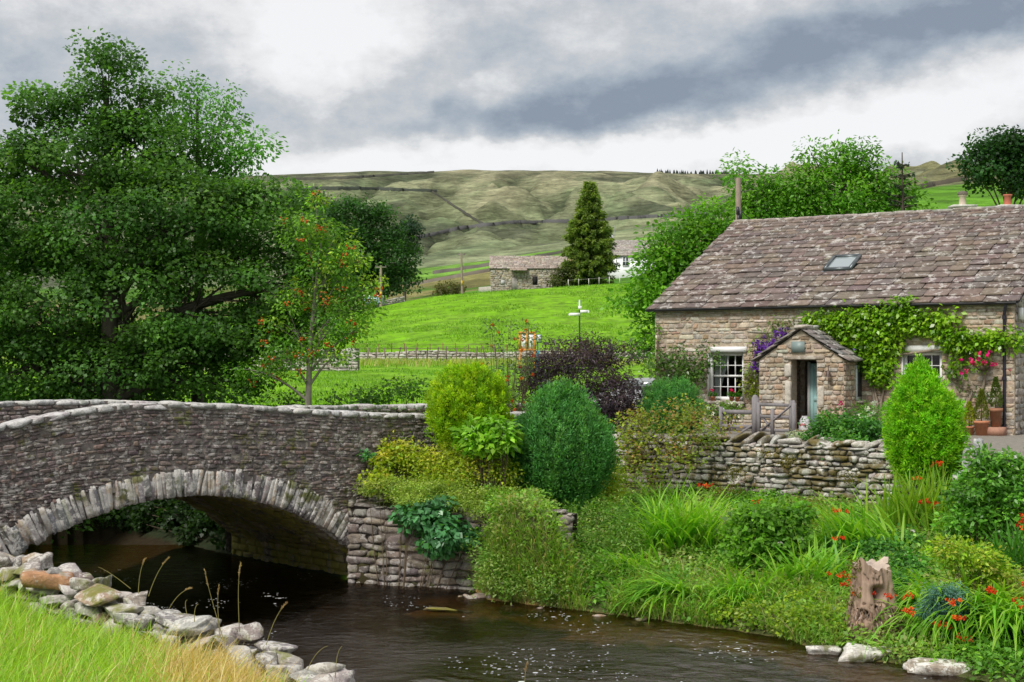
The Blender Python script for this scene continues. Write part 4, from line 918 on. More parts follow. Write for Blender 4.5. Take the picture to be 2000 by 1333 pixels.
tree('alder_tree', 'huge dark green broad tree standing behind the left half of the bridge', [(212, 140, 34, 60), (196, 105, 16, 30), (105, 220, 52, 26), (172, 212, 50, 48), (245, 215, 60, 48), (55, 185, 22, 10), (290, 175, 20, 22), (150, 320, 120, 80), (290, 310, 95, 75), (35, 310, 60, 50),
    (50, 430, 110, 85), (200, 450, 140, 105), (345, 430, 140, 95), (455, 420, 90, 65), (520, 385, 50, 38), (95, 590, 130, 105), (255, 610, 140, 110), (415, 580, 130, 105), (545, 560, 90, 80), (60, 715, 110, 66), (200, 725, 130, 60), (345, 700, 110, 70), (470, 660, 80, 60),
    (590, 480, 60, 62), (615, 560, 50, 60), (555, 665, 55, 45), (-60, 560, 110, 190), (450, 745, 60, 22)], 48, (215, 810), (205, 150), .34, DK, .83, .40, 170, .125, 101, .46, .55, .7, outl=.22, shell=.62)
ASH = [(0.105, 0.285, 0.045), (0.128, 0.338, 0.051), (0.087, 0.232, 0.039), (0.150, 0.375, 0.054)]
tree('ash_tree', 'bright green feathery ash rising behind the big dark tree', [(368, 170, 34, 32), (330, 225, 55, 42), (440, 215, 30, 42), (410, 280, 60, 50), (470, 290, 36, 30), (510, 285, 20, 15), (340, 300, 70, 50), (440, 340, 50, 40)], 50, (385, 800), (385, 190), .22, ASH, .74, .34, 80, .16, 102, .24, .8, .4, .5)
def berries(n, col, r, name='berry_cluster', sp=.10, k=10):
    def f(th, C, O, rng):
        v0, f0 = CUBE[2]; v0 = nrm(v0)
        for j in rng.permutation(len(C))[:n]:
            c = C[j]+O[j]*.16-np.array([0, .10, .04])+rng.normal(0, sp, (k, 3))*[1, 1, .7]; mb = MB()
            mb.add((c[:, None]+v0[None]*r), (f0[None]+(np.arange(k)*len(v0))[:, None, None]).reshape(-1, 4), np.repeat(pick(col, k, rng, .2), len(v0), 0)); mb.build(name, M['petal'], th, True)
    return f
OR = [(.55, .13, .02), (.60, .18, .03), (.48, .09, .02)]
ROW = [(0.156, 0.351, 0.039), (0.208, 0.416, 0.046), (0.117, 0.273, 0.039), (0.286, 0.429, 0.039), (0.130, 0.312, 0.039)]
tree('rowan_tree', 'rowan with orange red berries and a slim pale trunk behind the bridge', [(618, 405, 22, 24), (600, 450, 45, 40), (650, 470, 42, 44), (690, 515, 34, 40), (635, 545, 60, 50), (695, 595, 38, 36), (718, 560, 22, 30), (705, 640, 28, 22), (640, 630, 72, 46), (575, 640, 55, 55), (560, 700, 52, 36), (500, 725, 50, 22), (660, 690, 30, 20)], 46.5, (602, 806), (628, 470), .115, ROW, .56, .26, 62, .12, 105, .25, .7, .5, .35, bark=(.20, .18, .15), extra=berries(52, OR, .03, sp=.075, k=9))
FAR = [(0.039, 0.111, 0.023), (0.049, 0.137, 0.029), (0.062, 0.163, 0.034), (0.033, 0.091, 0.026)]
tree('sycamore_tree', 'large rounded dark green sycamore on the hill edge behind the rowan', [(690, 435, 52, 48), (735, 455, 50, 50), (765, 500, 44, 52), (690, 500, 62, 56), (640, 460, 45, 60), (780, 545, 34, 34), (720, 555, 60, 34), (640, 540, 50, 40)], 226, (735, 605), (720, 440), .55, FAR, 1.5, .9, 60, .36, 106, .5)
tree('sycamore_tree', 'bluish dark tree peeping out to the right of the rounded sycamore', [(800, 445, 18, 20), (785, 470, 26, 30), (800, 480, 14, 18)], 330, (790, 585), (795, 450), .4, [(.022, .06, .035), (.03, .075, .04)], 1.5, 1.0, 45, .45, 107, .5)
tree('sycamore_tree', 'dark tree behind the top of the rowan with a flat dull crown', [(590, 392, 42, 18), (620, 420, 40, 30)], 240, (600, 610), (600, 400), .4, FAR, 1.5, .9, 50, .4, 108, .5)
BR = [(0.108, 0.292, 0.022), (0.140, 0.346, 0.027), (0.086, 0.238, 0.022), (0.173, 0.378, 0.032)]
tree('ash_tree', 'large bright green tree mass against the left gable of the cottage', [(1395, 425, 34, 30), (1345, 455, 46, 34), (1420, 470, 40, 55), (1296, 490, 36, 38), (1370, 510, 70, 58), (1268, 535, 24, 30), (1310, 570, 70, 60), (1250, 592, 34, 32), (1380, 590, 60, 50), (1280, 640, 38, 34), (1265, 680, 24, 26), (1335, 640, 50, 40)], 61, (1320, 740), (1385, 430), .3, BR, .72, .44, 80, .2, 109, .3, .6, .8)
tree('ash_tree', 'bright green ash with a lone top sprig behind the pole on the ridge', [(1440, 328, 10, 12), (1438, 350, 9, 16), (1500, 365, 36, 28), (1470, 395, 44, 30), (1530, 400, 44, 28), (1495, 342, 12, 10), (1480, 430, 50, 25)], 66, (1480, 720), (1470, 360), .24, BR, .62, .4, 62, .19, 110, .25, .7, .6, .3)
tree('ash_tree', 'broad bright green ash with airy feathery tops behind the middle of the roof', [(1585, 302, 20, 14), (1570, 330, 30, 20), (1640, 290, 20, 10), (1690, 296, 16, 9), (1650, 315, 40, 24), (1565, 370, 50, 34), (1640, 370, 70, 45), (1710, 350, 46, 34), (1690, 395, 60, 26), (1590, 405, 60, 24), (1755, 385, 34, 26), (1770, 405, 26, 16)], 66, (1650, 720), (1650, 310), .3, BR, .66, .42, 66, .2, 111, .25, .7, .6, .3)
tree('oak_tree', 'dark heavy tree on the slope above the right end of the roof', [(1945, 282, 40, 26), (1985, 300, 42, 40), (1915, 315, 28, 28), (1950, 335, 50, 30), (2030, 320, 60, 50), (1915, 350, 22, 14), (1990, 360, 40, 20)], 120, (1972, 425), (1970, 300), .45, [(.028, .085, .022), (.038, .11, .028), (.022, .07, .02)], 1.0, .62, 60, .28, 112, .5)
def conifer(name, label, base, top, wid, Y, pal, seed, droop=.5, bare=False):
    rng = np.random.default_rng(seed); b = P(*base, Y); t = P(*top, Y); b[2] = min(b[2], float(zfar(b[0], Y))); th = thing(name, label, 'tree', b); Hh = t[2]-b[2]
    mb = MB(); tube(mb, [b, b*.5+t*.5, t], [Hh*.018, Hh*.010, Hh*.002], (.07, .055, .04), 7)
    B = []; D = []; n = 34 if not bare else 16
    for k in range(n):
        f = k/n; z = .04+.95*f**.9 if not bare else .3+.68*f; w = np.interp(1-z, [a for a, c in wid], [c for a, c in wid])*Y/F; m_ = 15 if not bare else 5
        for a in rng.uniform(0, 6.28, m_):
            L = w*rng.uniform(.7, 1.12); d = np.array([math.cos(a), math.sin(a), rng.uniform(.0, .25) if not bare else .25]); p0 = b+(t-b)*(z+rng.normal(0, .008)); e = p0+d*L-np.array([0, 0, L*L*.06*droop])
            tube(mb, [p0, (p0+e)/2+[0, 0, L*.06], e], [Hh*.004, .003*Hh, .001*Hh], (.07, .055, .04), 4, False)
            q = np.linspace(.25 if not bare else .1, 1, max(int(L/.18), 3)); B.append(p0+(e-p0)*q[:, None]); D.append(np.repeat(nrm(d)[None], len(q), 0))
    mb.build('trunk', M['bark'], th); B = np.concatenate(B); D = np.concatenate(D); per = 9 if not bare else 10; N = len(B)*per; i = np.repeat(np.arange(len(B)), per)
    mb = MB(); sz = (.50 if not bare else .16); leaf_quads(mb, B[i]+rng.normal(0, .12 if not bare else .02, (N, 3)), D[i]+rng.normal(0, .55, (N, 3))-[0, 0, .15], rng.normal(0, .5, (N, 3))+[0, 0, 1], rng.uniform(.6, 1.2, N)*sz, np.full(N, sz*.2), pick(pal, len(B), rng, .2)[i]*rng.normal(1, .2, (N, 1)).clip(.5, 1.5)); mb.build('crown', M['needle'], th)
conifer('spruce_tree', 'tall pointed olive green spruce beside the white house on the hill', (1150, 562), (1152, 354), [(0, 3), (.08, 11), (.2, 21), (.3, 24), (.4, 36), (.6, 48), (.85, 54), (1, 42)], 232, [(.19, .28, .06), (.24, .32, .07), (.14, .22, .05)], 120)
conifer('spruce_tree', 'thin bare topped bluish conifer sticking up behind the ash trees', (1765, 560), (1762, 298), [(0, 4), (.1, 20), (.25, 26), (.5, 60), (1, 60)], 64, [(.05, .075, .06), (.06, .085, .065)], 121, .2, True)
def far_wood():
    rng = np.random.default_rng(9); mb = MB()
    for k in range(75):
        px = 1283+rng.random()*150 if k < 60 else rng.uniform(1800, 1890); Y = rng.uniform(1850, 1900); x = (px-1000)/F*Y; z = float(zfar(x, Y)); h = rng.uniform(3, 6.0); lathe(mb, (x, Y, z-1), [(1.4, 0), (1.1, h*.5), (.1, h+1)], (.03, .045, .03), 5)
    tag(mb.build('conifer_row', M['needle']), 'distant row of tiny conifers along the moor skyline', 'wood', kind='stuff')
far_wood()
def bush(name, label, lobes, Y, pal, spacing, cr, per, size, seed, cat='shrub', zb=None, mat='leaf', flower=None, stems=True, **kw):
    if isinstance(Y, tuple): Y = ray_near(*Y)[1]
    if Y is None: lobes = [(l[0], l[1], l[2], l[3], ray_near(l[0], l[1]+l[3]*.7)[1]-.1) for l in lobes]; Y = lobes[0][4]
    c = P(lobes[0][0], lobes[0][1], lobes[0][4] if len(lobes[0]) > 4 else Y); z = (float(gz(c[0], c[1])) if c[1] < 60 else float(zfar(c[0], c[1]))) if zb is None else zb
    rng = np.random.default_rng(seed); th = thing(name, label, cat, (c[0], c[1], min(z, c[2])), kw.pop('group', None)); L = lobes_px(lobes, Y); C, O, I = clusters_in(L, spacing, rng, kw.pop('shell', .45), kw.pop('outl', .15))
    if stems:
        mb = MB(); b0 = np.array([c[0], c[1], z])
        for j in rng.permutation(len(C))[:40]:
            q = C[j]; b = np.array([q[0]*.6+c[0]*.4, q[1]*.6+c[1]*.4, min(z, q[2]-.1)]); tube(mb, bez(b, b*.5+q*.5+rng.normal(0, .05, 3), q, 5), [.014, .011, .008, .006, .004], (.12, .09, .06), 4, False)
        mb.build('stems', M['twig'], th)
    mb = MB(); leaf_mass(mb, C, O, cr, per, size, pal, rng, **kw); mb.build('foliage', M[mat], th)
    if flower:
        fn, fp, fr, fpal = flower; j = rng.permutation(len(C))[:fn]; heads(th, C[j]+O[j]*cr*.8-np.array([0, cr*.7, 0]), fr, fpal, rng, fp)
    return th
bush('bush', 'olive brown bush on the slope left of the old barn', [(875, 568, 30, 14)], 250, [(.10, .11, .03), (.14, .13, .04)], 1.0, .6, 50, .3, 130)
bush('bush', 'dull olive shrub at the foot of the tall spruce by the barn', [(1112, 540, 24, 20), (1090, 552, 16, 10)], 231, [(.07, .10, .025), (.10, .12, .03)], .9, .55, 50, .28, 131)
bush('hedge', 'weedy hedge growing along the far side of the bridge approach wall', [(800, 752, 28, 26, 50), (770, 772, 36, 14, 49), (720, 778, 40, 12, 49), (660, 784, 36, 10, 48), (560, 782, 40, 14, 48), (500, 790, 30, 10, 47)], 49, [(.08, .20, .03), (.12, .26, .04), (.10, .18, .05)], .5, .26, 40, .13, 132, 'hedge', aspect=.3)

bush('willow_scrub', 'tall dark scrub along the upstream bank behind the left end of the arch', [(180, 960, 60, 60, 46), (120, 980, 60, 60, 44), (60, 990, 60, 60, 43), (10, 980, 60, 70, 42), (250, 920, 80, 60, 49), (360, 910, 70, 50, 50)], 46, DK, .6, .34, 46, .14, 134, zb=1.0)
bush('willow_scrub', 'dark undergrowth filling the foot of the big dark tree behind the parapet', [(-40, 790, 90, 70, 50), (90, 775, 90, 55, 50), (230, 775, 90, 46, 50), (360, 775, 80, 42, 51), (440, 785, 40, 22, 51)], 50, DK, .7, .36, 60, .14, 135)

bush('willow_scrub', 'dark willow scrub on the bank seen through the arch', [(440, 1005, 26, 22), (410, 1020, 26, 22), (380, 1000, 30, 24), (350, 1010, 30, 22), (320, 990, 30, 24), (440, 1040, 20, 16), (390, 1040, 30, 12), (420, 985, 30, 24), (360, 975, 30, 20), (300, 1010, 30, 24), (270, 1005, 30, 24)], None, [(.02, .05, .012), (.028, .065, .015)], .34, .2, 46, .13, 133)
# ------------------------------------------------------------------ garden shrubs and bank plants
def plume_shrub(name, label, c, r, pal, seed, n=1500, plen=.26, per=34, lsz=.055, up=.8, top=0., shape=None, patch=None, irr=.18):
    """clipped conifer: overlapping upright sprays round a twiggy middle"""
    rng = np.random.default_rng(seed); c = np.array(c, float); r = np.array(r, float); th = thing(name, label, 'shrub', (c[0], c[1], c[2]-r[2]))
    d = nrm(rng.normal(0, 1, (n, 3))); d[:, 2] = np.where(d[:, 2] < -.85, -d[:, 2], d[:, 2])
    sc = 1+irr*(fbm(d[:, 0]*2.6+5, d[:, 2]*1.9+d[:, 1]*2, seed, 3)-.5)*2+.05*(rng.random(n) < .06)
    wf = np.ones(n) if shape is None else np.interp(d[:, 2], [-1, -.5, 0, .5, 1], shape)
    pos = c+d*r*(sc*rng.uniform(.74, 1.0, n))[:, None]*np.stack([wf, wf, np.ones(n)], 1)
    ax = nrm(d*(1-up*.55)+np.array([0, 0, up])+rng.normal(0, .14, (n, 3)))
    i = np.repeat(np.arange(n), per); N = len(i); q = rng.random(N); off = rng.normal(0, 1, (N, 3))*(.055*(1.15-q))[:, None]*plen/.26
    L = plen*rng.uniform(.7, 1.25, n)[i]
    p = pos[i]+ax[i]*(L*(q-.45))[:, None]+off; D = nrm(ax[i]*.9+nrm(off)*.75+rng.normal(0, .2, (N, 3)))
    col = pick(pal, n, rng, .14)[i]*rng.normal(1, .18, (N, 1)).clip(.5, 1.6)
    if patch is not None:
        for pp, pr, pc in patch:
            k = np.linalg.norm(pos[i]-np.array(pp), axis=1) < pr*rng.uniform(.5, 1.2, N); col[k] = np.array(pc)*rng.normal(1, .2, (k.sum(), 1)).clip(.5, 1.5)
    mb = MB(); leaf_quads(mb, p, D, rng.normal(0, .7, (N, 3))+d[i], rng.uniform(.7, 1.3, N)*lsz, np.full(N, lsz*.17), col)
    # coarser inner sprays and dead twigs that fill the middle
    n2 = n*10; d2 = nrm(rng.normal(0, 1, (n2, 3))); wf2 = np.ones(n2) if shape is None else np.interp(d2[:, 2], [-1, -.5, 0, .5, 1], shape)
    p2 = c+d2*r*rng.uniform(.60, .78, n2)[:, None]*np.stack([wf2, wf2, np.ones(n2)], 1)
    leaf_quads(mb, p2, d2*.4+[0, 0, .6]+rng.normal(0, .3, (n2, 3)), d2+rng.normal(0, .4, (n2, 3)), rng.uniform(.10, .2, n2), np.full(n2, .035), pick(pal, n2, rng, .2)*.8)
    mb.build('foliage', M['needle'], th)
    mb = MB(); th_ = np.linspace(0, 1, 14)
    for k in range(26):
        a = nrm(rng.normal(0, 1, 3)+[0, 0, .6]); tube(mb, bez(c-[0, 0, r[2]*1.0], c+a*r*.2, c+a*r*.85, 6), [.04, .03, .022, .016, .012, .006], (.10, .07, .045), 5, False)
    mb.build('stems', M['twig'], th)
    return th
GOLD = [(0.362, 0.575, 0.015), (0.288, 0.500, 0.015), (0.450, 0.625, 0.020), (0.188, 0.375, 0.015)]
BLUEG = [(.09, .29, .075), (.12, .35, .085), (.075, .23, .06), (.15, .38, .09)]
LIME = [(.22, .54, .02), (.27, .58, .02), (.17, .46, .02), (.32, .58, .03)]
plume_shrub('golden_conifer', 'rounded yellow green dwarf conifer at the end of the bridge parapet', P(915, 803, 35.6), (.95, .88, 1.04), GOLD, 201, 1000, .26, 50, .065, .75, irr=.13)
plume_shrub('green_conifer', 'tall egg shaped blue green conifer bush on the river terrace', P(1098, 884, 35.3), (1.15, 1.05, 1.48), BLUEG, 202, 950, .46, 56, .09, 1.0, shape=(.72, .95, 1.0, .98, .72), patch=[(P(1020, 792, 34.4), .09, (.25, .13, .05)), (P(1150, 800, 34.6), .10, (.16, .14, .05))])
plume_shrub('thuja_conifer', 'tall bright lime green conifer standing against the garden wall', P(1803, 842, 35.3), (.82, .77, 1.40), LIME, 203, 1500, .34, 36, .085, .45, shape=(.85, 1.02, 1.0, .95, .66), patch=[(P(1795, 830, 34.5), .13, (.30, .33, .03)), (P(1755, 850, 34.5), .10, (.20, .22, .03)), (P(1785, 910, 34.6), .08, (.38, .30, .03))])
plume_shrub('dome_conifer', 'low dome of dark green conifer beside the cottage wall corner', P(1312, 806, 43.2), (.92, .8, .88), BLUEG, 204, 900, .2, 30, .055, .7)
PUR = [(.065, .046, .072), (.085, .06, .09), (.05, .038, .056), (.11, .078, .095)]
bush('elder_shrub', 'deep purple lacy leaved elder with spreading sprays behind the green conifer', [(1120, 700, 90, 22, 44), (1190, 690, 60, 24, 44.5), (1060, 720, 50, 22, 44), (1130, 740, 110, 34, 44), (1200, 765, 56, 40, 43.5), (1140, 790, 90, 36, 43.5), (1200, 820, 40, 26, 43.5), (1130, 665, 30, 10, 45), (1080, 665, 16, 8, 45), (1060, 770, 50, 34, 43)], 44, PUR, .36, .2, 46, .14, 205, aspect=.13, flat=.45, upb=1.1, outl=.25, droop=.2)
bush('rowan_sapling', 'spindly grey green rowan sapling with orange berries beside the notice board', [(985, 700, 34, 40, 42.5), (1000, 650, 14, 40, 42.5), (960, 655, 10, 30, 42.5), (1030, 660, 18, 14, 42.5), (965, 720, 30, 26, 42.5), (1000, 760, 30, 34, 42.5), (1015, 720, 30, 26, 42.5), (1040, 640, 12, 8, 42.5)], 42.5, [(.13, .21, .09), (.17, .25, .11), (.10, .17, .07)], .5, .17, 22, .11, 206, aspect=.2, outl=.3, flower=(26, 16, .055, OR))
VINE = [(0.166, 0.350, 0.014), (0.214, 0.408, 0.017), (0.117, 0.272, 0.014), (0.253, 0.428, 0.024)]
def climber(name, label, areas, pal, seed, size=.14, per=26, cr=.16, sp=.24, thick=.2, stems=(), flw=None, cat='climber', aspect=.33, droop=.5):
    rng = np.random.default_rng(seed); C = []
    for (px, py, rx, ry) in areas:
        s, z = fac(px, py, .1); sx, sz = rx/66, ry/66; n = max(3, int(3.6*sx*sz/sp**2)); a = rng.uniform(0, 6.28, n); q = np.sqrt(rng.random(n))*rng.uniform(.85, 1.12, n)
        for i in range(n): C.append(hp(s+sx*q[i]*math.cos(a[i]), z+sz*q[i]*math.sin(a[i]), .05+thick*rng.random()*(1.1-.6*q[i])))
    C = np.array(C); s, z = fac(areas[0][0], areas[0][1]); th = thing(name, label, cat, hp(s, 0, .1)); O = np.repeat((HN*.8+UP*.4)[None], len(C), 0)
    mb = MB(); leaf_mass(mb, C, O, cr, per, size, pal, rng, aspect, .8, .5, droop); mb.build('foliage', M['leaf_gloss'], th)
    mb = MB()
    for st in stems:
        pts = [hp(*fac(px, py, .08), .08+.02*rng.random()) for px, py in st]; tube(mb, np.array(pts), np.linspace(.045, .02, len(pts)), (.26, .21, .16), 6)
    j = rng.permutation(len(C))[:30]
    for k in j:
        q = C[k]; q0 = C[np.argsort(np.linalg.norm(C-q, axis=1))[rng.integers(2, 8)]]; tube(mb, bez(q0, (q+q0)/2+HN*.03, q, 4), .009, (.2, .16, .1), 4, False)
    mb.build('stems', M['twig'], th)
    if flw:
        F_ = []
        for (px, py, rx, ry, n) in flw[0]:
            for _ in range(n): s, z = fac(px+rng.normal(0, rx*.5), py+rng.normal(0, ry*.5), .3); F_.append(hp(s, z, rng.uniform(.22, .42)))
        heads(th, np.array(F_), flw[1], flw[2], rng, 11)
climber('wisteria', 'big light green wisteria spreading over the cottage wall right of the porch', [(1620, 632, 40, 22), (1675, 640, 50, 34), (1722, 640, 42, 36), (1765, 622, 28, 18), (1700, 680, 55, 30), (1645, 668, 30, 24), (1712, 708, 36, 22), (1800, 636, 34, 14), (1830, 630, 25, 25), (1872, 668, 18, 22), (1874, 705, 12, 20), (1895, 664, 34, 18), (1935, 665, 45, 16), (1975, 664, 20, 18), (1590, 628, 22, 12), (1745, 600, 40, 12), (1720, 735, 24, 14)],
    VINE, 210, sp=.165, per=32, stems=[[(1712, 838), (1715, 790), (1705, 750), (1690, 720), (1670, 690)], [(1716, 838), (1722, 780), (1730, 740), (1725, 700)], [(1712, 800), (1700, 745), (1712, 710), (1730, 690)], [(1700, 700), (1780, 690), (1860, 680), (1960, 668)]], flw=([(1667, 668, 4, 6, 2), (1670, 686, 3, 6, 3)], .07, [(.35, .32, .62)]))
climber('clematis', 'purple flowered clematis scrambling over the left slope of the porch roof', [(1530, 640, 26, 16), (1500, 672, 26, 22), (1475, 690, 12, 22), (1555, 632, 22, 10), (1478, 712, 8, 18)], [(.14, .22, .05), (.19, .28, .05), (.12, .18, .06)], 211, .09, 15, .14, .24, .55,
    flw=([(1498, 676, 22, 16, 46), (1528, 655, 14, 10, 20), (1476, 715, 8, 16, 14), (1480, 690, 10, 12, 12)], .075, [(.20, .07, .50), (.26, .10, .56), (.16, .05, .42)]))
climber('bay_climber', 'yellow green bushy climber on the wall between window and porch', [(1466, 745, 13, 26), (1468, 770, 12, 18), (1470, 722, 8, 16)], [(.22, .28, .015), (.12, .2, .015), (.27, .32, .02)], 212, .085, 26, .12, .17, .35)
climber('wall_shrub', 'leafy mid green shrub trained against the cottage left of the window', [(1335, 712, 60, 30), (1385, 695, 26, 20), (1295, 722, 30, 24), (1355, 735, 46, 16), (1300, 745, 24, 14)], [(.075, .17, .022), (.10, .21, .028), (.06, .13, .02)], 213, .10, 30, .18, .22, .6)
climber('wall_rose', 'sparse straggly plant on the wall below the pink hanging basket', [(1895, 765, 22, 8), (1920, 770, 12, 5), (1856, 735, 8, 20), (1875, 757, 10, 6)], [(.07, .13, .03), (.10, .17, .04)], 214, .08, 10, .10, .16, .08, stems=[[(1880, 830), (1890, 790), (1900, 765)], [(1893, 835), (1898, 800), (1925, 770)], [(1920, 760), (1925, 730), (1938, 715)]])
climber('ivy', 'thin ivy climbing the left edge of the cottage', [(1284, 640, 4, 30), (1283, 690, 4, 30), (1284, 740, 4, 30)], [(.16, .32, .02), (.2, .36, .03)], 215, .10, 10, .1, .16, .12)
bush('white_phlox', 'white flowering plants under the cottage window', [(1415, 798, 22, 10, 44.5), (1390, 803, 16, 8, 44.5), (1440, 805, 16, 7, 44.5)], 44.5, [(.14, .26, .05), (.18, .3, .06)], .18, .12, 16, .09, 216, 'flowers', flower=(26, 12, .07, [(.78, .78, .74), (.7, .7, .75)]))
bush('white_agapanthus', 'clump with white flower heads right of the porch', [(1690, 800, 20, 12, 42), (1705, 818, 24, 16, 42), (1680, 830, 20, 10, 42)], 42, [(.12, .26, .05), (.16, .32, .05)], .2, .13, 18, .13, 217, 'flowers', aspect=.12, flower=(14, 16, .085, [(.78, .80, .78)]))
bush('dry_seedheads', 'brown dried flower stems by the right corner of the porch', [(1630, 800, 18, 12, 42.2), (1622, 815, 16, 8, 42.2)], 42.2, [(.27, .20, .10), (.32, .24, .12), (.2, .15, .08)], .2, .1, 10, .08, 218, 'flowers', aspect=.15, flower=(2, 14, .07, [(.6, .02, .2)]))
EVG = [(0.068, 0.221, 0.037), (0.093, 0.281, 0.048), (0.051, 0.170, 0.031), (0.136, 0.340, 0.051)]
bush('evergreen_shrub', 'dense dark green spreading shrub on top of the garden wall', [(1640, 838, 62, 26, 38.6), (1600, 852, 34, 18, 38.8), (1690, 840, 36, 28, 38.2), (1650, 868, 50, 16, 37.9), (1625, 885, 14, 16, 37.6)], 38.5, EVG, .22, .14, 44, .085, 219, zb=2.9, flat=.7)
bush('silver_plant', 'small mound of silver white foliage on the wall top by the gate', [(1560, 853, 24, 8, 39.6), (1545, 857, 14, 6, 39.7)], 39.6, [(.5, .55, .48), (.42, .48, .4)], .14, .09, 26, .07, 220, 'flowers', zb=2.95, aspect=.15)
BRM = [(0.238, 0.322, 0.042), (0.308, 0.364, 0.049), (0.168, 0.266, 0.039), (0.364, 0.238, 0.084), (0.308, 0.392, 0.042), (0.210, 0.182, 0.070)]
bush('bramble', 'straggly olive and reddish bramble tumbling over the left end of the garden wall', [(1320, 812, 90, 22, 39.6), (1250, 835, 50, 30, 39.4), (1290, 860, 70, 34, 38.9), (1370, 845, 50, 26, 39), (1225, 890, 36, 44, 38.9), (1280, 920, 40, 34, 38.4), (1200, 930, 30, 34, 38), (1345, 885, 34, 20, 38.4), (1400, 830, 30, 16, 39)], 39, BRM, .40, .17, 24, .08, 221, zb=2.6, outl=.35, flat=.8)
bush('moss_cushion', 'brown moss and tiny fern tufts on the garden wall face', [(1440, 925, 22, 14, 38.2), (1540, 905, 16, 18, 37.2), (1500, 880, 12, 10, 37.6), (1660, 930, 20, 12, 36.6), (1580, 985, 40, 10, 36.4), (1420, 960, 30, 14, 38)], 37.4, [(.16, .13, .02), (.20, .17, .025), (.12, .12, .02)], .18, .09, 22, .04, 222, stems=False, zb=1.4)
HERB = [(0.336, 0.448, 0.031), (0.420, 0.518, 0.035), (0.252, 0.378, 0.031), (0.476, 0.462, 0.056)]
bush('golden_herb', 'upright golden green herb patch between the parapet and the egg shaped conifer', [(790, 885, 40, 18, 35.4), (830, 905, 50, 22, 35), (890, 905, 50, 30, 35), (950, 910, 44, 34, 34.8), (880, 935, 60, 16, 34.5), (985, 930, 24, 24, 34.6), (1190, 930, 26, 30, 36.2), (1180, 970, 30, 20, 36)], 35, HERB, .2, .13, 34, .075, 223, aspect=.3, flat=1.2)
FAT = [(0.240, 0.504, 0.042), (0.300, 0.552, 0.048), (0.192, 0.432, 0.036)]
bush('fatsia', 'bright large leaved plant below the rounded golden conifer', [(965, 840, 30, 20, 34.5), (925, 848, 26, 16, 34.6), (985, 860, 20, 16, 34.5), (940, 870, 22, 10, 34.4)], 34.5, FAT, .16, .14, 22, .19, 224, mat='leaf_gloss', aspect=.28, droop=.3)
JUN = [(0.312, 0.442, 0.078), (0.377, 0.507, 0.091), (0.247, 0.377, 0.065), (0.429, 0.520, 0.117)]
bush('spreading_juniper', 'flat spreading pale green juniper spilling over the river wall', [(770, 948, 50, 14, 34.4), (840, 950, 60, 16, 34.3), (910, 958, 60, 18, 34.2), (975, 968, 40, 14, 34.2), (730, 950, 24, 18, 34.5), (815, 975, 60, 12, 34), (900, 985, 50, 12, 33.8), (950, 1000, 40, 12, 33.6), (1000, 990, 20, 10, 33.8)], 34.2, JUN, .17, .13, 50, .06, 225, aspect=.2, flat=.35, upb=1.0, outl=.2)
bush('bindweed', 'large blue green heart shaped leaves hanging down the river wall', [(840, 1010, 50, 26, 33.7), (870, 1040, 44, 26, 33.5), (810, 1000, 30, 20, 33.9), (860, 1065, 24, 14, 33.4), (900, 1045, 24, 18, 33.4), (860, 985, 12, 22, 33.6)], 33.6, [(0.083, 0.255, 0.098), (0.105, 0.315, 0.112), (0.068, 0.195, 0.075)], .17, .12, 12, .15, 226, mat='leaf_gloss', aspect=.42, droop=1.0, upb=.4, zb=1.6)
bush('wall_fern', 'small tuft of bluish green leaves growing from the bridge face', [(715, 890, 9, 6, 34.9)], 34.9, [(.09, .26, .10), (.12, .32, .11)], .12, .06, 12, .10, 227, 'plant', zb=2.8, stems=False)
bush('wall_fern', 'yellow green leaves sprouting at the foot of the golden conifer by the parapet', [(735, 935, 20, 22, 34.6), (755, 900, 22, 14, 35), (770, 878, 24, 10, 35.2)], 34.9, HERB, .18, .12, 24, .09, 228, 'plant', zb=2.2)
# strap leaved clumps ---------------------------------------------------
def blades(mb, B, az, L, Wd, lean, curve, cols, nseg=5):
    N = len(B); t = np.linspace(0, 1, nseg+1); th = lean[:, None]+curve[:, None]*t[None]**1.3
    ds = L[:, None]/nseg; dr = np.concatenate([np.zeros((N, 1)), np.cumsum(np.sin((th[:, 1:]+th[:, :-1])/2)*ds, 1)], 1); dz = np.concatenate([np.zeros((N, 1)), np.cumsum(np.cos((th[:, 1:]+th[:, :-1])/2)*ds, 1)], 1)
    d = np.stack([np.cos(az), np.sin(az)], -1); p = np.stack([B[:, 0:1]+dr*d[:, 0:1], B[:, 1:2]+dr*d[:, 1:2], B[:, 2:3]+dz], -1)
    tw = az+np.pi/2+RNG.normal(0, .5, N); sd_ = np.stack([np.cos(tw), np.sin(tw), np.zeros(N)], -1); w = Wd[:, None]*np.interp(t, [0, .35, .7, 1], [.7, 1, .75, .03])[None]
    v = np.stack([p-sd_[:, None]*w[..., None], p+sd_[:, None]*w[..., None]], 2).reshape(N, -1, 3); q = np.array([[2*i, 2*i+1, 2*i+3, 2*i+2] for i in range(nseg)])
    mb.add(v.reshape(-1, 3), (q[None]+(np.arange(N)*2*(nseg+1))[:, None, None]).reshape(-1, 4), np.repeat(cols, 2*(nseg+1), 0)); return p[:, -1]
CRO = [(.20, .46, .03), (.26, .50, .04), (.15, .38, .03), (.32, .54, .06)]
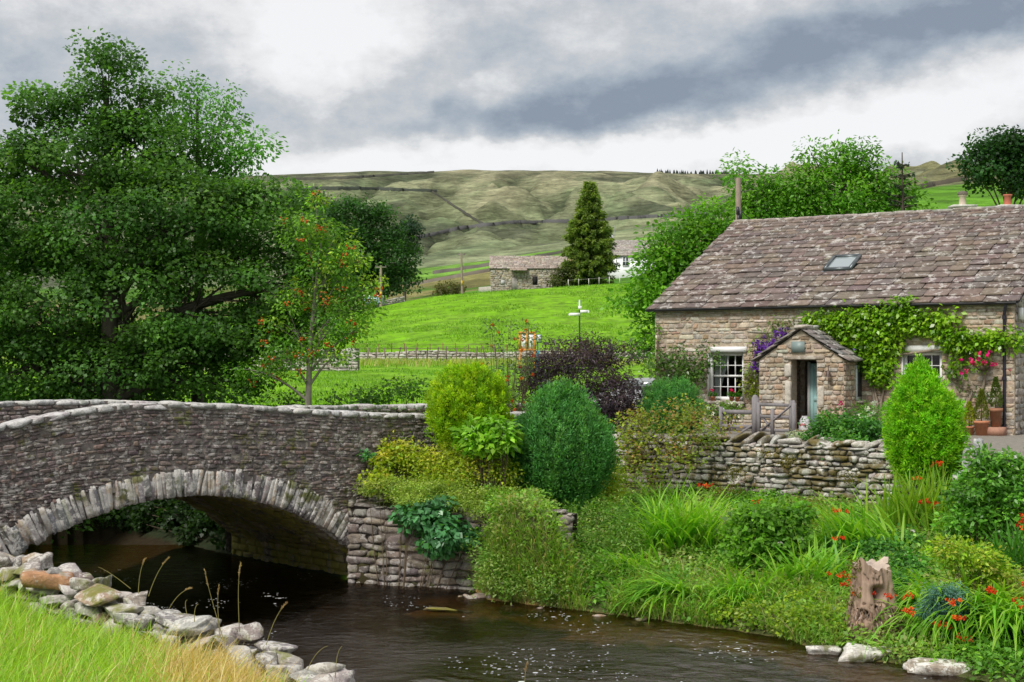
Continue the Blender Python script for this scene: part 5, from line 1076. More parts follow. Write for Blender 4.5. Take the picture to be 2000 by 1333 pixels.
def strap_clump(label, base, n, L, lean, curve, seed, spread=.25, azc=None, azw=3.14, fl=0, wd=.014, pal=CRO, name='crocosmia'):
    rng = np.random.default_rng(seed); b = ray_near(*base); th = thing(name, label, 'plant', b, None)
    B = b+np.stack([rng.normal(0, spread, n), rng.normal(0, spread*.7, n), np.full(n, -.05)], -1); B[:, 2] = gz(B[:, 0], B[:, 1])-.03
    az = rng.uniform(0, 6.28, n) if azc is None else azc+rng.normal(0, azw, n)
    mb = MB(); blades(mb, B, az, L*rng.uniform(.65, 1.15, n), wd*1.45*rng.uniform(.7, 1.3, n), np.abs(rng.normal(lean, .18, n)), np.abs(rng.normal(curve, .4, n)), pick(pal, n, rng, .12)); mb.build('leaves', M['blade'], th)
    if fl:
        mb = MB(); B2 = b+rng.normal(0, spread, (fl, 3))*[1, .6, 0]; a2 = rng.uniform(0, 6.28, fl) if azc is None else azc+rng.normal(0, .7, fl)
        tip = blades(mb, B2, a2, L*rng.uniform(.85, 1.15, fl), np.full(fl, .005), np.abs(rng.normal(lean*.9, .1, fl)), np.abs(rng.normal(curve*.75, .2, fl)), pick([(.12, .22, .03)], fl, rng)); mb.build('flower_stems', M['blade'], th)
        k = 7
        for tp in tip: mb = MB(); flowers(mb, tp+rng.normal(0, 1, (k, 3))*[.085, .06, .022], .042, [(.72, .075, .012), (.78, .13, .015), (.62, .04, .012)], rng, 9); mb.build('flower_spray', M['petal'], th)
    return th
strap_clump('large fountain of upright sword leaves under the left part of the garden wall', (1330, 1085), 380, 1.8, .42, 1.0, 301, .36, fl=2, wd=.02)
strap_clump('low fan of arching leaves drooping left to the gravel edge of the river', (1335, 1175), 170, 1.5, .8, 1.5, 302, .2, 3.6, .55, wd=.02)
strap_clump('tall pale green sword leaves standing in front of the lime green conifer', (1800, 1050), 260, 1.6, .2, .55, 303, .38, fl=2, wd=.02, pal=[(.24, .40, .035), (.19, .38, .03), (.28, .42, .04)])
strap_clump('sprawling leaves leaning left across the bank right of the balsam', (1690, 1085), 240, 1.65, .5, 1.1, 304, .36, 2.9, .9, fl=1, wd=.019)
strap_clump('yellowing slender leaves below the middle of the garden wall', (1630, 1045), 130, .95, .5, 1.1, 305, .2, 2.6, .9, pal=[(.33, .37, .03), (.28, .36, .03)])
strap_clump('broad arching leaves right of the stump hanging towards the water', (1820, 1200), 230, 1.6, .7, 1.6, 306, .24, 3.9, .65, fl=6, wd=.02)
strap_clump('long drooping leaves in the bottom right corner by the water with orange flower row', (1885, 1235), 250, 1.75, .65, 1.75, 307, .3, 4.5, .55, fl=9, wd=.021)
strap_clump('hanging leaves at the right edge of the photograph above the water', (1985, 1240), 240, 1.8, .6, 1.6, 308, .32, 4.6, .6, fl=6, wd=.021)
strap_clump('dark upright leaves with orange flowers at the right edge beside the azalea', (1985, 1130), 110, 1.1, .25, .7, 309, .25, fl=5, wd=.02, pal=[(.06, .2, .025), (.08, .25, .03)])
strap_clump('bright arching leaves trailing to the water between the drooping fan and the yellow weeds', (1450, 1180), 150, 1.3, .6, 1.4, 310, .25, 4.3, .7)
strap_clump('mid green sword leaves half way down the bank above the yellow weeds', (1590, 1150), 190, 1.4, .5, 1.2, 311, .36, fl=1, wd=.019)
strap_clump('pale sword leaves beside the laurel at the right of the tall pale clump', (1870, 1060), 110, 1.1, .3, .9, 312, .3, fl=2)
strap_clump('green sword leaves filling the gap under the egg shaped conifer', (1240, 1130), 120, 1.1, .5, 1.3, 313, .3, 3.6, .9)
NET = [(.17, .38, .04), (.21, .43, .05), (.13, .31, .035)]
bush('balsam_patch', 'soft light green leafy patch between the two fountains of sword leaves', [(1500, 1010, 56, 30), (1470, 1050, 50, 40), (1530, 1050, 46, 40), (1490, 1095, 56, 34), (1560, 1010, 24, 24), (1510, 1130, 40, 30)], (1500, 1125), NET, .22, .14, 26, .12, 230, 'plant', flower=(14, 8, .05, [(.6, .3, .45), (.65, .6, .6)]), aspect=.36)
bush('laurel_shrub', 'tall stemmy shrub with whorled glossy leaves at the right edge of the bank', [(1930, 930, 40, 40), (1895, 960, 40, 40), (1970, 960, 40, 50), (1900, 1010, 50, 34), (1960, 1030, 50, 40), (1995, 940, 20, 60), (1870, 1030, 24, 24), (1985, 1060, 30, 26), (1910, 895, 14, 24), (1960, 900, 14, 22)], (1930, 1075), [(0.112, 0.300, 0.033), (0.150, 0.390, 0.045), (0.083, 0.225, 0.030), (0.225, 0.480, 0.060)], .24, .15, 30, .13, 231, mat='leaf_gloss', aspect=.24, outl=.2)
bush('azalea', 'yellow green fine leaved azalea on the lower right bank', [(1930, 1110, 44, 30), (1895, 1085, 56, 22), (1945, 1150, 44, 36), (1900, 1140, 30, 24), (1960, 1190, 26, 26), (1860, 1075, 40, 18)], (1930, 1205), [(0.300, 0.480, 0.033), (0.390, 0.540, 0.042), (0.225, 0.405, 0.030), (0.405, 0.435, 0.060)], .19, .13, 34, .085, 232, aspect=.26)
bush('blue_juniper', 'small blue grey feathery juniper among the drooping leaves', [(1845, 1180, 38, 28), (1865, 1205, 34, 24), (1825, 1195, 28, 18), (1850, 1160, 30, 14)], (1850, 1262), [(.12, .27, .23), (.16, .33, .28), (.09, .21, .18)], .13, .10, 60, .075, 233, aspect=.14, droop=.6)
bush('dark_herb', 'dark green low leafy plants behind the dead stump', [(1720, 1085, 60, 22), (1660, 1075, 46, 26), (1780, 1110, 40, 26), (1760, 1150, 30, 30), (1770, 1060, 40, 20), (1740, 1170, 16, 30)], None, EVG, .2, .14, 30, .10, 234, 'plant', aspect=.4, flower=(5, 8, .05, [(.8, .8, .8)]))
bush('meadowsweet', 'pale airy green weeds between conifer and the left fountain of leaves', [(1130, 1020, 44, 30, 34.2), (1190, 1010, 44, 36, 34.2), (1100, 1060, 50, 30, 33.4), (1170, 1065, 44, 36, 33), (1220, 1050, 30, 34, 33), (1060, 1040, 36, 26, 33.7), (1150, 1110, 40, 26, 32.2), (1010, 1075, 46, 30, 32.7), (980, 1105, 40, 26, 32.3), (960, 1130, 30, 20, 32.3), (1000, 1140, 40, 20, 32), (1060, 1110, 44, 26, 32), (1110, 1140, 40, 20, 31.4), (1210, 1110, 30, 24, 31.8), (1070, 1150, 40, 20, 31.4), (945, 1080, 24, 30, 32.8)], 33.4, [(.16, .34, .05), (.21, .38, .07), (.12, .27, .035), (.26, .36, .09)], .22, .15, 30, .08, 235, 'plant', aspect=.2, outl=.3, flat=1.0)
bush('yellow_weeds', 'yellow green creeping weeds along the water edge left of the stump', [(1620, 1215, 46, 24), (1560, 1215, 46, 24), (1490, 1205, 46, 24), (1660, 1225, 24, 24), (1740, 1215, 16, 18), (1590, 1180, 40, 20), (1430, 1195, 40, 22)], None, [(.27, .40, .03), (.32, .43, .035), (.20, .35, .03), (.16, .30, .03)], .2, .13, 30, .07, 236, 'plant', outl=.2)
_rt = {}
def ray_tab(px, py):
    k = (int(px//12), int(py//8))
    if k not in _rt: _rt[k] = ray_near(k[0]*12+6, k[1]*8+4)[1]
    return _rt[k]+RNG.normal(0, .12)
def cover():
    """everything low and nameless that hides the soil of the bank"""
    rng = np.random.default_rng(240); n = 26000; x = rng.uniform(-3.6, 14, n); y = rng.uniform(23, 41, n)
    riv = inpoly(x, y, RIV); dR = dpoly(x, y, np.array(WR, float)); d1 = dpoly(x, y, L1); beh = y > np.interp(x, L1[:, 0], L1[:, 1]); k = (~riv) & (~beh) & (dR > .12) & (d1 > .15) & ~((x < -.7) & (dR < .5)); x, y = x[k], y[k]; dR = dR[k]
    z = gz(x, y); C = np.stack([x, y, z+rng.uniform(.02, .22, len(x))], -1); O = np.repeat(np.array([[0, -.4, .9]]), len(x), 0)
    w = fbm(x*.9, y*.9, 91, 3); mb = MB(); pal = [(.10, .22, .03), (.15, .27, .04), (.20, .27, .06), (.08, .17, .03), (.24, .24, .09)]
    for lo, hi, pl in ((0, .45, [(.11, .27, .03), (.15, .33, .035), (.08, .20, .025)]), (.45, .58, [(.17, .33, .045), (.22, .37, .055), (.13, .27, .035)]), (.58, 1, [(.21, .31, .07), (.17, .32, .05), (.27, .30, .10)])):
        q = (w >= lo) & (w < hi)
        if q.any(): leaf_mass(mb, C[q], O[q], .13, 11, .10, np.array(pl)*1.3, rng, .28, .8, .7)
    tag(mb.build('ground_cover', M['leaf']), 'tangle of low weeds covering the soil of the river bank', 'weeds', kind='stuff')
    mb = MB(); n = 13000; px = rng.uniform(925, 1640, n); py = np.interp(px, [930, 1100, 1300, 1700, 1760], [1130, 1150, 1175, 1225, 1235])+rng.normal(0, 34, n)
    Y = np.array([ray_tab(a, b) for a, b in zip(px, py)]); x = (px-1000)/F*Y; riv = inpoly(x, Y, RIV); k = (~riv) & ((fbm(x*.8, Y*.8, 123, 3)+.25*(px < 1150)) > .47); x, Y, px = x[k], Y[k], px[k]; n = len(x); z = gz(x, Y)
    blades(mb, np.stack([x, Y, z-.02], -1), np.where(rng.random(n) < .6, -1.9+rng.normal(0, .8, n), rng.uniform(0, 6.28, n)), rng.uniform(.25, .75, n), rng.uniform(.006, .012, n), rng.uniform(.1, .6, n), rng.uniform(.6, 1.9, n), pick([(.34, .38, .12), (.46, .40, .20), (.26, .40, .07), (.20, .38, .045), (.22, .42, .05), (.18, .34, .04)], n, rng, .15), 4)
    tag(mb.build('long_grass', M['blade']), 'long straw and green grass hanging over the far water edge', 'grass', kind='stuff')
cover()
# near bank grass -----------------------------------------------------------
def near_grass():
    rng = np.random.default_rng(250); n = 90000; x = rng.uniform(-6.6, .6, n); y = rng.uniform(9.3, 17.3, n); wl = np.interp(x, [-6.6, -5.33, -3.3, -1.5, .7], [17.4, 15.95, 14.0, 12.25, 9.9])
    k = (y < wl-.22) & (y > wl-6.2); x, y = x[k], y[k]; px = 1000+F*x/y; z = gz(x, y); py = Y0-(z-H)*F/y; k = (px > -120) & (py < 1560); x, y, z, px, py = x[k], y[k], z[k], px[k], py[k]; n = len(x)
    dry = np.exp(-((px-430)/110)**2-((py-1350)/90)**2)*2.4+.35*(fbm(x*1.6, y*1.6, 95, 3)-.42)*2; isd = rng.random(n) < np.clip(dry, .03, .95)
    edge = sst(.9, .2, wl[:0] if False else np.interp(x, [-6.6, -5.33, -3.3, -1.5, .7], [17.4, 15.95, 14.0, 12.25, 9.9])-y)
    cols = pick([(.30, .52, .04), (.36, .56, .05), (.24, .44, .035), (.42, .56, .10)], n, rng, .14); cols[isd] = pick([(.62, .47, .20), (.68, .54, .26), (.54, .38, .15), (.66, .56, .3)], isd.sum(), rng, .12)
    mb = MB(); L = rng.uniform(.16, .48, n)*(1+.35*fbm(x*2, y*2, 97, 2))*np.interp(x, [-2.2, -1.2], [1, .55])*np.clip(.5+(np.interp(x, [-6.6, -5.33, -3.3, -1.5, .7], [17.4, 15.95, 14.0, 12.25, 9.9])-y)*.55, .46, 1); az = rng.normal(-.7, 1.5, n)
    blades(mb, np.stack([x, y, z-.03], -1), az, L, rng.uniform(.0028, .0055, n), rng.uniform(.05, .5, n), rng.uniform(.3, 1.6, n), cols, 4)
    tag(mb.build('grass', M['blade']), 'rough green and straw coloured grass on the near bank', 'grass', kind='stuff')
    st = [((440, 1260), 400, 1115, 1), ((468, 1235), 470, 1100, 1), ((290, 1165), 330, 1090, 1), ((270, 1160), 284, 1092, 1), ((330, 1190), 372, 1150, 1), ((255, 1150), 192, 1108, 0), ((520, 1260), 560, 1178, 1), ((365, 1200), 366, 1172, 0), ((380, 1215), 388, 1180, 0), ((430, 1245), 428, 1145, 1), ((600, 1310), 640, 1262, 0), ((655, 1325), 668, 1262, 0), ((1028, 1400), 1030, 1296, 1)]
    words = ['tallest seeding grass stalk leaning over the dark river', 'straight tall grass stalk with a seeded tip near the middle of the wall', 'pale slanting grass stalk rising behind the stone wall on the left', 'pale stalk just left of its slanting twin behind the wall', 'thin stalk bending right over the water', 'short bent green stalk near the rusty brown stone', 'leaning straw stalk above the right part of the wall', 'very short upright straw stalk on the wall top', 'short straw stalk right beside the very short one', 'brown stalk with a thick dark seed head', 'low green stalk near the lower end of the wall', 'green stalk at the bottom end of the wall', 'single straw stalk poking up at the bottom middle of the photograph']
    for (b, tx, ty, seedy), w in zip(st, words):
        Yb = np.interp(b[0], [0, 300, 660, 1100], [15.4, 13.6, 11.8, 10.2]); p0 = P(*b, Yb); p1 = P(tx, ty, Yb); th = thing('grass_stalk', w, 'grass stalk', p0, 'seeding grass stalks on the wall')
        mb = MB(); pts = bez(p0, p0*.4+p1*.6+np.array([-.03, 0, .05]), p1, 8); tube(mb, pts, np.linspace(.0034, .0016, 8), (.34, .30, .12), 4); mb.build('stem', M['blade'], th)
        if seedy:
            mb = MB(); q = pts[5:]; m_ = 40; i = rng.random(m_)*.99*(len(q)-1); a = i.astype(int); pp = q[a]+(q[a+1]-q[a])*(i-a)[:, None]; d = nrm(p1-p0); leaf_quads(mb, pp, d+rng.normal(0, .3, (m_, 3)), rng.normal(0, 1, (m_, 3)), np.full(m_, .022), np.full(m_, .004), pick([(.45, .33, .18), (.38, .24, .14)], m_, rng)); mb.build('seed_head', M['blade'], th)
near_grass()
# ------------------------------------------------------------------ stump, rocks, far buildings, fences, poles, signs
def stump():
    rng = np.random.default_rng(401); b = P(1705, 1252, 26.9); b[2] = float(gz(b[0], b[1]))-.05; th = thing('tree_stump', 'pale pinkish dead tree stump with a dark hollow on the river edge', 'stump', b)
    na, nz_ = 96, 70; a = np.arange(na)/na*2*np.pi; t = np.linspace(0, 1, nz_); A, T = np.meshgrid(a, t); Hh = 1.30
    r = .28*(1+.75*(1-T)**2.2)*(1+.10*np.sin(3*A+1)+.07*np.sin(7*A+2+T*2)+.05*np.sin(13*A-T*3))+.05*(fbm(A*4, T*6, 61, 4)-.5)+.06*(np.abs(fbm(A*11, T*2.2, 67, 4)-.5))-.05*(np.abs(fbm(A*6+3, T*1.4, 69, 3)-.5) < .02)+.10*(1-sst(.2, .5, T))*(fbm(A*6, T*14, 63, 4)-.5)*1.8
    fa = -1.57+.08   # towards the river
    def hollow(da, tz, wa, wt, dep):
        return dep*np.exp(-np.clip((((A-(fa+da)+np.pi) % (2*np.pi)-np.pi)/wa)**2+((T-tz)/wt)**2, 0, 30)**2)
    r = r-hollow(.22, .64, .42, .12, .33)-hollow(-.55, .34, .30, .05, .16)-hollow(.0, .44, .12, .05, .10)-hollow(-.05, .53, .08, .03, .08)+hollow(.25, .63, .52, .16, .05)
    hz = T*Hh*(1+.06*np.sin(2*A)+(.04*np.sin(5*A)+.10*(fbm(A*5, A*0, 73, 4)-.5))*T); V = np.stack([b[0]+r*np.cos(A)*1.12-.05*T, b[1]+r*np.sin(A)*.9, b[2]+hz], -1)
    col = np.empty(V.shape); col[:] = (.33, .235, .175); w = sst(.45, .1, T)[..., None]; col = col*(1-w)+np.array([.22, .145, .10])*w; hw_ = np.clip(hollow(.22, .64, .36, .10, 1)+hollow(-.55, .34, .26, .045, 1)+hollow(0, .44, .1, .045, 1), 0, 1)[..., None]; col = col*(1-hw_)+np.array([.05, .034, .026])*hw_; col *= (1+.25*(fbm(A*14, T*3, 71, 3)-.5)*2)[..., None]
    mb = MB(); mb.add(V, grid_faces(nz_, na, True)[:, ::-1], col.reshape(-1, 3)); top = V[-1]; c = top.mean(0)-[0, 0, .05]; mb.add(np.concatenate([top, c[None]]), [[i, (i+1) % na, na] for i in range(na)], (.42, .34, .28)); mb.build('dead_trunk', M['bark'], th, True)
    n = 420; an = rng.uniform(-2.7, -.5, n); hz2 = rng.uniform(.0, .55, n)**1.3*Hh; rr = .30*(1+.75*(1-hz2/Hh)**2.2)+rng.uniform(-.03, .05, n); mb = MB()
    leaf_quads(mb, b+np.stack([rr*np.cos(an)*1.12, rr*np.sin(an)*.9, hz2], -1), np.stack([np.cos(an)*.3, np.sin(an)*.3, rng.normal(-.5, .8, n)], -1), np.stack([np.cos(an), np.sin(an), np.zeros(n)], -1)+rng.normal(0, .3, (n, 3)), rng.uniform(.05, .16, n), rng.uniform(.006, .018, n), pick([(.30, .2, .14), (.2, .13, .09), (.42, .32, .27), (.14, .09, .06)], n, rng, .2)); tag(mb.build('splinters', M['twig'], th), kind='stuff')
    bush_on(th, rng, b, Hh)
def bush_on(th, rng, b, Hh):
    mb = MB(); C = b+np.array([[-.36, -.12, Hh*.85], [-.38, -.15, Hh*.7], [-.34, -.1, Hh*.95], [-.4, -.15, Hh*.5], [.40, -.1, Hh*.35]])+rng.normal(0, .04, (5, 3)); leaf_mass(mb, C, np.repeat([[-.4, -.5, .5]], 5, 0), .09, 90, .045, [(.14, .15, .02), (.18, .19, .03)], rng); tag(mb.build('moss', M['leaf'], th), kind='stuff')
stump()
def rock(label, px, py, Y, hs, col, seed, group=None, chop=6, mat='river', rough=.16):
    rng = np.random.default_rng(seed); p = P(px, py, Y); mb = MB(); stones(mb, p[None], np.array([hs]), rot_axes(np.eye(3)[None], rng.normal(0, .2, 1), rng.normal(0, .08, 1), rng.normal(0, .08, 1)), np.array([col]), 3.4, 6, rough, rng, chop); o = mb.build('rock', M[mat], None, loc=p); o['label'] = label; o['category'] = 'rock'
    if group: o['group'] = group
rock('white speckled boulder at the waterline below the dead stump', 1692, 1279, 25.9, (.42, .3, .20), (.52, .50, .45), 410)
rock('smaller grey boulder at the waterline left of the stump', 1612, 1274, 26.4, (.26, .2, .13), (.40, .38, .35), 411)
rock('long sloping brown and white rock slab at the bottom right water edge', 1830, 1306, 24.7, (.66, .34, .15), (.34, .29, .23), 412, rough=.14)
rock('pale underwater slab breaking the surface in midstream', 870, 1192, 31.0, (.5, .3, .05), (.17, .13, .06), 413, mat='vault')
for i, (px, py, Y, s_) in enumerate(((922, 1172, 32.6, .16), (935, 1168, 32.7, .2), (900, 1170, 32.7, .13), (990, 1190, 31.6, .18), (1015, 1192, 31.4, .14), (1048, 1197, 31.1, .17), (1065, 1204, 30.8, .10), (1110, 1207, 30.7, .12), (1180, 1212, 30.3, .2), (1240, 1222, 29.8, .22), (1270, 1226, 29.6, .16), (962, 1165, 32.4, .12))):
    words = ['brown stone in the cluster under the river wall end, largest of its cluster', 'reddish stone in the shallows just right of the river wall', 'small flat stone left of the cluster by the river wall', 'round pinkish pebble below the straw grass', 'dark pebble below the straw grass, left of the purple stone', 'purple grey stone at the water edge beneath the grass tangle', 'tiny tan stone right of the purple one', 'lone small stone halfway along the grassy edge', 'flat brown stone left of the gravel spit', 'wide low stone on the gravel spit below the drooping fan', 'low dark stone at the right of the gravel spit', 'small stone tucked at the foot of the tangle of grass']
    rock(words[i], px, py, Y, (s_, s_*.8, s_*.55), [(.30, .21, .14), (.26, .20, .17), (.33, .27, .2), (.2, .16, .17)][i % 4], 420+i, 'small stones along the far water edge', mat='bridge')
# old barn ----------------------------------------------------------------
def barn():
    rng = np.random.default_rng(430); Y = 236; A = P(958, 570, Y); A[2] -= .6; sc = Y/F; L = 150*sc; Hh = 45*sc+.6; th = thing('old_barn', 'old stone field barn with sagging slate roof and dark openings on the hill', 'barn', A+[L/2, 3, 0]); ux = np.array([1., 0, 0]); ny = np.array([0, -1., 0])
    mb = MB(); box(mb, A+[L/2, 3, Hh/2], (L/2-.03, 2.97, Hh/2), (.30, .26, .21)); mb.build('wall', M['farstone'], th)
    o = {k: [(v[0]-958)*sc for v in [r]][0] for k, r in {}.items()}
    ops = [((1000-958)*sc, (1010-958)*sc, .6, .6+27*sc, 'd'), ((978-958)*sc, (986-958)*sc, .6+14*sc, .6+22*sc, 'w'), ((1040-958)*sc, (1050-958)*sc, .6+13*sc, .6+30*sc, 'o')]
    mb = MB(); facing(mb, lambda s, t: (A+ux*s+UP*t, ny), 0, L, 0, Hh, (.16, .34), (.35, 1.0), .08, [(.34, .29, .22), (.40, .35, .27), (.28, .24, .19), (.42, .36, .25)], lambda a, b: [(q[0], q[1]) for q in ops if b > q[2] and a < q[3]], rng=rng, rough=.1); mb.build('wall_stones', M['farstone'], th)
    for q in ops:
        nm, c = {'d': ('door', (.38, .36, .33)), 'w': ('window', (.45, .45, .45)), 'o': ('hatch_opening', (.012, .011, .011))}[q[4]]; mb = MB(); box(mb, A+ux*(q[0]+q[1])/2+UP*(q[2]+q[3])/2+ny*.02, ((q[1]-q[0])/2-.02, .05, (q[3]-q[2])/2), c)
        if q[4] == 'd':
            for k in range(4): box(mb, A+ux*(q[0]+(q[1]-q[0])*(k+.5)/4)+UP*(q[2]+q[3])/2+ny*.08, ((q[1]-q[0])/8-.02, .02, (q[3]-q[2])/2-.03), (.33, .31, .28))
        mb.build(nm, M['wood'], th)
    mb = MB(); e = A+UP*(Hh-.05)+ny*.2-ux*.2; rise = 27*sc; ud = nrm(np.array([0, 3.2, rise])); nn = np.cross(ux, ud); sl = math.hypot(3.2, rise)
    for sg in (0, 1):
        mb.add([e, e+ux*(L+.4), e+ux*(L+.4)+ud*sl, e+ud*sl], [[0, 1, 2, 3]], (.1, .09, .085))
    mb.add([e+ud*sl, e+ux*(L+.4)+ud*sl, e+ux*(L+.4)+[0, 6.4, 0], e+[0, 6.4, 0]], [[0, 1, 2, 3]], (.2, .17, .15))
    for x in (0, L): mb.add([A+ux*x+UP*(Hh-.1), A+ux*x+[0, 6, Hh-.1], A+ux*x+[0, 3.2, Hh+rise-.1]], [[0, 1, 2]], (.3, .26, .2))
    slates(mb, e, ux, ud, nn, L+.4, sl, .55, .35, .9, .6, [(.30, .25, .21), (.36, .31, .26), (.25, .21, .18)], rng, .10); r_ = mb.build('roof', M['slate'], th)
    mb = MB(); slates(mb, e+ux*(40*sc)+ny*1.0-UP*.35, ux, nrm(np.array([0, 1.2, .5])), nrm(np.array([0, -.4, 1])), 34*sc, 1.2, .4, .4, .8, .8, [(.28, .22, .18)], rng, .1); mb.build('porch_roof', M['slate'], th)
    t2 = wall_thing('barn_wall', 'broken stub of stone wall at the right end of the old barn', [(P(1108, 0, 235)[0], 235), (P(1122, 0, 235)[0], 236)], lambda x, y: float(zfar(x, y))-.3, lambda x, y: float(zfar(x, y))+1.7, .6, (.16, .34), (.3, .8), .1, [(.36, .32, .26), (.42, .38, .3)], M['farstone'], rng=rng)
    t3 = thing('plank_fence', 'pale plank fence at the left end of the old barn', 'fence', P(948, 572, 234)); mb = MB()
    for px in np.arange(936, 958, 2.4): p = P(px, 570, 234); p[2] = float(zfar(p[0], 234)); box(mb, p+UP*.5, (.075, .03, .6), (.5, .47, .42))
    mb.build('planks', M['wood'], t3)
barn()
def white_house():
    Y = 262; sc = Y/F; A = P(1188, 556, Y); A[2] -= .5; L = 100*sc; Hh = 62*sc; th = thing('white_house', 'white rendered farmhouse with grey slate roof behind the spruce', 'house', A+[L/2, 3.5, 0]); mb = MB(); box(mb, A+[L/2, 3.5, Hh/2], (L/2, 3.5, Hh/2), (.78, .79, .82)); mb.build('wall', M['white'], th)
    rng = np.random.default_rng(5); e = A+UP*Hh+np.array([-.4, -.3, -.05]); ud = nrm(np.array([0, 3.8, 2.9])); nn = np.cross([1, 0, 0], ud); sl = math.hypot(3.8, 2.9); mb = MB(); mb.add([e, e+[L+.8, 0, 0], e+np.array([L+.8, 0, 0])+ud*sl, e+ud*sl], [[0, 1, 2, 3]], (.1, .1, .1)); mb.add([e+ud*sl, e+np.array([L+.8, 0, 0])+ud*sl, e+[L+.8, 7.6, 0], e+[0, 7.6, 0]], [[0, 1, 2, 3]], (.2, .2, .2))
    slates(mb, e, np.array([1., 0, 0]), ud, nn, L+.8, sl, .5, .35, .9, .6, [(.27, .24, .22), (.32, .29, .26)], rng, .07)
    rf = mb.build('roof', M['slate'], th); mb = MB(); box(mb, e+ud*sl+np.array([.9, 0, .4]), (.55, .4, .7), (.74, .74, .76)); mb.build('chimney', M['white'], rf)
    mb = MB(); box(mb, A+[(1222-1188)*sc, -.02, Hh-1.0], (.5, .06, .75), (.08, .09, .12)); w = mb.build('window', M['iron'], th); mb = MB(); p = A+np.array([(1222-1188)*sc, -.1, Hh-1.0])
    for x in (-.5, 0, .5): box(mb, p+[x, 0, 0], (.05, .03, .8), (.8, .8, .8))
    for z in (-.78, 0, .78): box(mb, p+[0, 0.001, z], (.55, .03, .05), (.8, .8, .8))
    mb.build('frame', M['white'], w)
    mb = MB(); tube(mb, [P(1200, 463, 264), P(1200, 441, 264)], .05, (.5, .5, .5), 5); mb.build('aerial', M['metal'], rf); mb = MB(); tube(mb, [P(1273, 463, 264), P(1273, 438, 264)], .05, (.5, .5, .5), 5); mb.build('aerial', M['metal'], rf)
white_house()
def back_house():
    Y = 76; A = P(1828, 700, Y); A[2] = 3.4; sc = Y/F; L = 240*sc; th = thing('neighbour_house', 'hidden stone house behind the cottage, only its chimneys showing over the ridge', 'house', A+[L/2, 3, 0]); zr = P(0, 418, Y)[2]; ze = zr-2.4
    mb = MB(); box(mb, A+[L/2, 3, (ze-3.4)/2], (L/2, 3, (ze-3.4)/2), (.36, .3, .24)); mb.build('wall', M['farstone'], th); mb = MB(); x0, x1 = A[0]-.2, A[0]+L+.2; y0 = A[1]
    mb.add([(x0, y0-.2, ze-.1), (x1, y0-.2, ze-.1), (x1, y0+3, zr), (x0, y0+3, zr)], [[0, 1, 2, 3]], (.25, .2, .18)); mb.add([(x0, y0+3, zr), (x1, y0+3, zr), (x1, y0+6.2, ze-.1), (x0, y0+6.2, ze-.1)], [[0, 1, 2, 3]], (.25, .2, .18))
    for x in (A[0], A[0]+L): mb.add([(x, y0, ze-.1), (x, y0+6, ze-.1), (x, y0+3, zr-.02)], [[0, 1, 2]], (.36, .3, .24))
    rf = mb.build('roof', M['slate'], th)
    for px, w, zt, pot in ((1880, .5, 404, (.5, .42, .33)), (1968, .42, 404, (.42, .13, .08))):
        p = P(px, zt, Y+3); mb = MB(); box(mb, p-[0, 0, .7], (w, .4, .7), (.42, .40, .36)); box(mb, p, (w+.1, .5, .06), (.55, .53, .5)); c = mb.build('chimney', M['farstone'], rf); mb = MB(); lathe(mb, p, [(.22, 0), (.19, .1), (.17, .5), (.23, .55), (.23, .62), (.15, .62)], pot, 14)
        if px == 1880: lathe(mb, p+UP*.66, [(.27, -.04), (.25, .06), (.13, .13), (.001, .15)], (.12, .10, .08), 14)
        mb.build('chimney_pot', M['terra'], c, True)
back_house()
# poles -------------------------------------------------------------------
def pole(label, base, top, Y, r, arm=0, col=(.30, .24, .19), extra=None, guy=None):
    b = P(*base, Y); t = P(*top, Y); b[2] = min(b[2], float(zfar(b[0], b[1])))-.2; th = thing('electricity_pole', label, 'pole', b); mb = MB(); tube(mb, [b, (b+t)/2, t], [r*1.15, r, r*.85], col, 10); mb.build('post', M['wood'], th, True)
    if arm:
        mb = MB(); bar(mb, t+[-arm, -.02, -.25], t+[arm, -.02, -.25], r*.8, r*.8, (.25, .22, .19), UP); mb.build('cross_arm', M['wood'], th)
        for x in (-arm*.9, 0, arm*.9): mb = MB(); lathe(mb, t+np.array([x, -.02, -.22]), [(.05, 0), (.10, .06), (.05, .14), (.09, .2), (.001, .28)], (.12, .10, .09), 8); mb.build('insulator', M['iron'], th, True)
    mb = MB(); q = b+(t-b)*.32; box(mb, q+[0, -r*1.05, 0], (r*.7, .02, r*2.2), (.60, .42, .03)); 
    if arm: mb.build('warning_plate', M['paint'], th)
    if guy: mb = MB(); g0 = P(*guy, Y); tube(mb, [t*.9+b*.1, g0], .025, (.2, .2, .2), 4); mb.build('guy_wire', M['iron'], th)
    if extra: extra(th, b, t)
pole('wooden electricity pole with crossarm and stay wire before the dark sycamores', (744, 600), (744, 519), 214, .19, .75, guy=(732, 584))
pole('distant thin electricity pole with small crossarm left of the old barn', (903, 578), (901, 495), 240, .17, .6)
def ridge_gear(th, b, t):
    mb = MB()
    for k, (dz, dx) in enumerate(((-1.2, -.05), (-1.35, .06), (-1.5, -.02))): lathe(mb, t+np.array([dx, -.17, dz]), [(.001, -.15), (.055, -.14), (.055, .14), (.001, .15)], (.03, .03, .035), 8)
    mb.build('fuse_boxes', M['iron'], th); mb = MB(); tube(mb, bez(t+[0, -.1, -1.1], t+[1.5, 2, -2.2], t+[4.2, 6, -2.4], 9), .02, (.02, .02, .02), 4); mb.build('service_cable', M['iron'], th)
pole('close weathered pole with black fuse gear rising behind the left end of the cottage ridge', (1441, 560), (1442, 348), 55.5, .115, extra=ridge_gear)
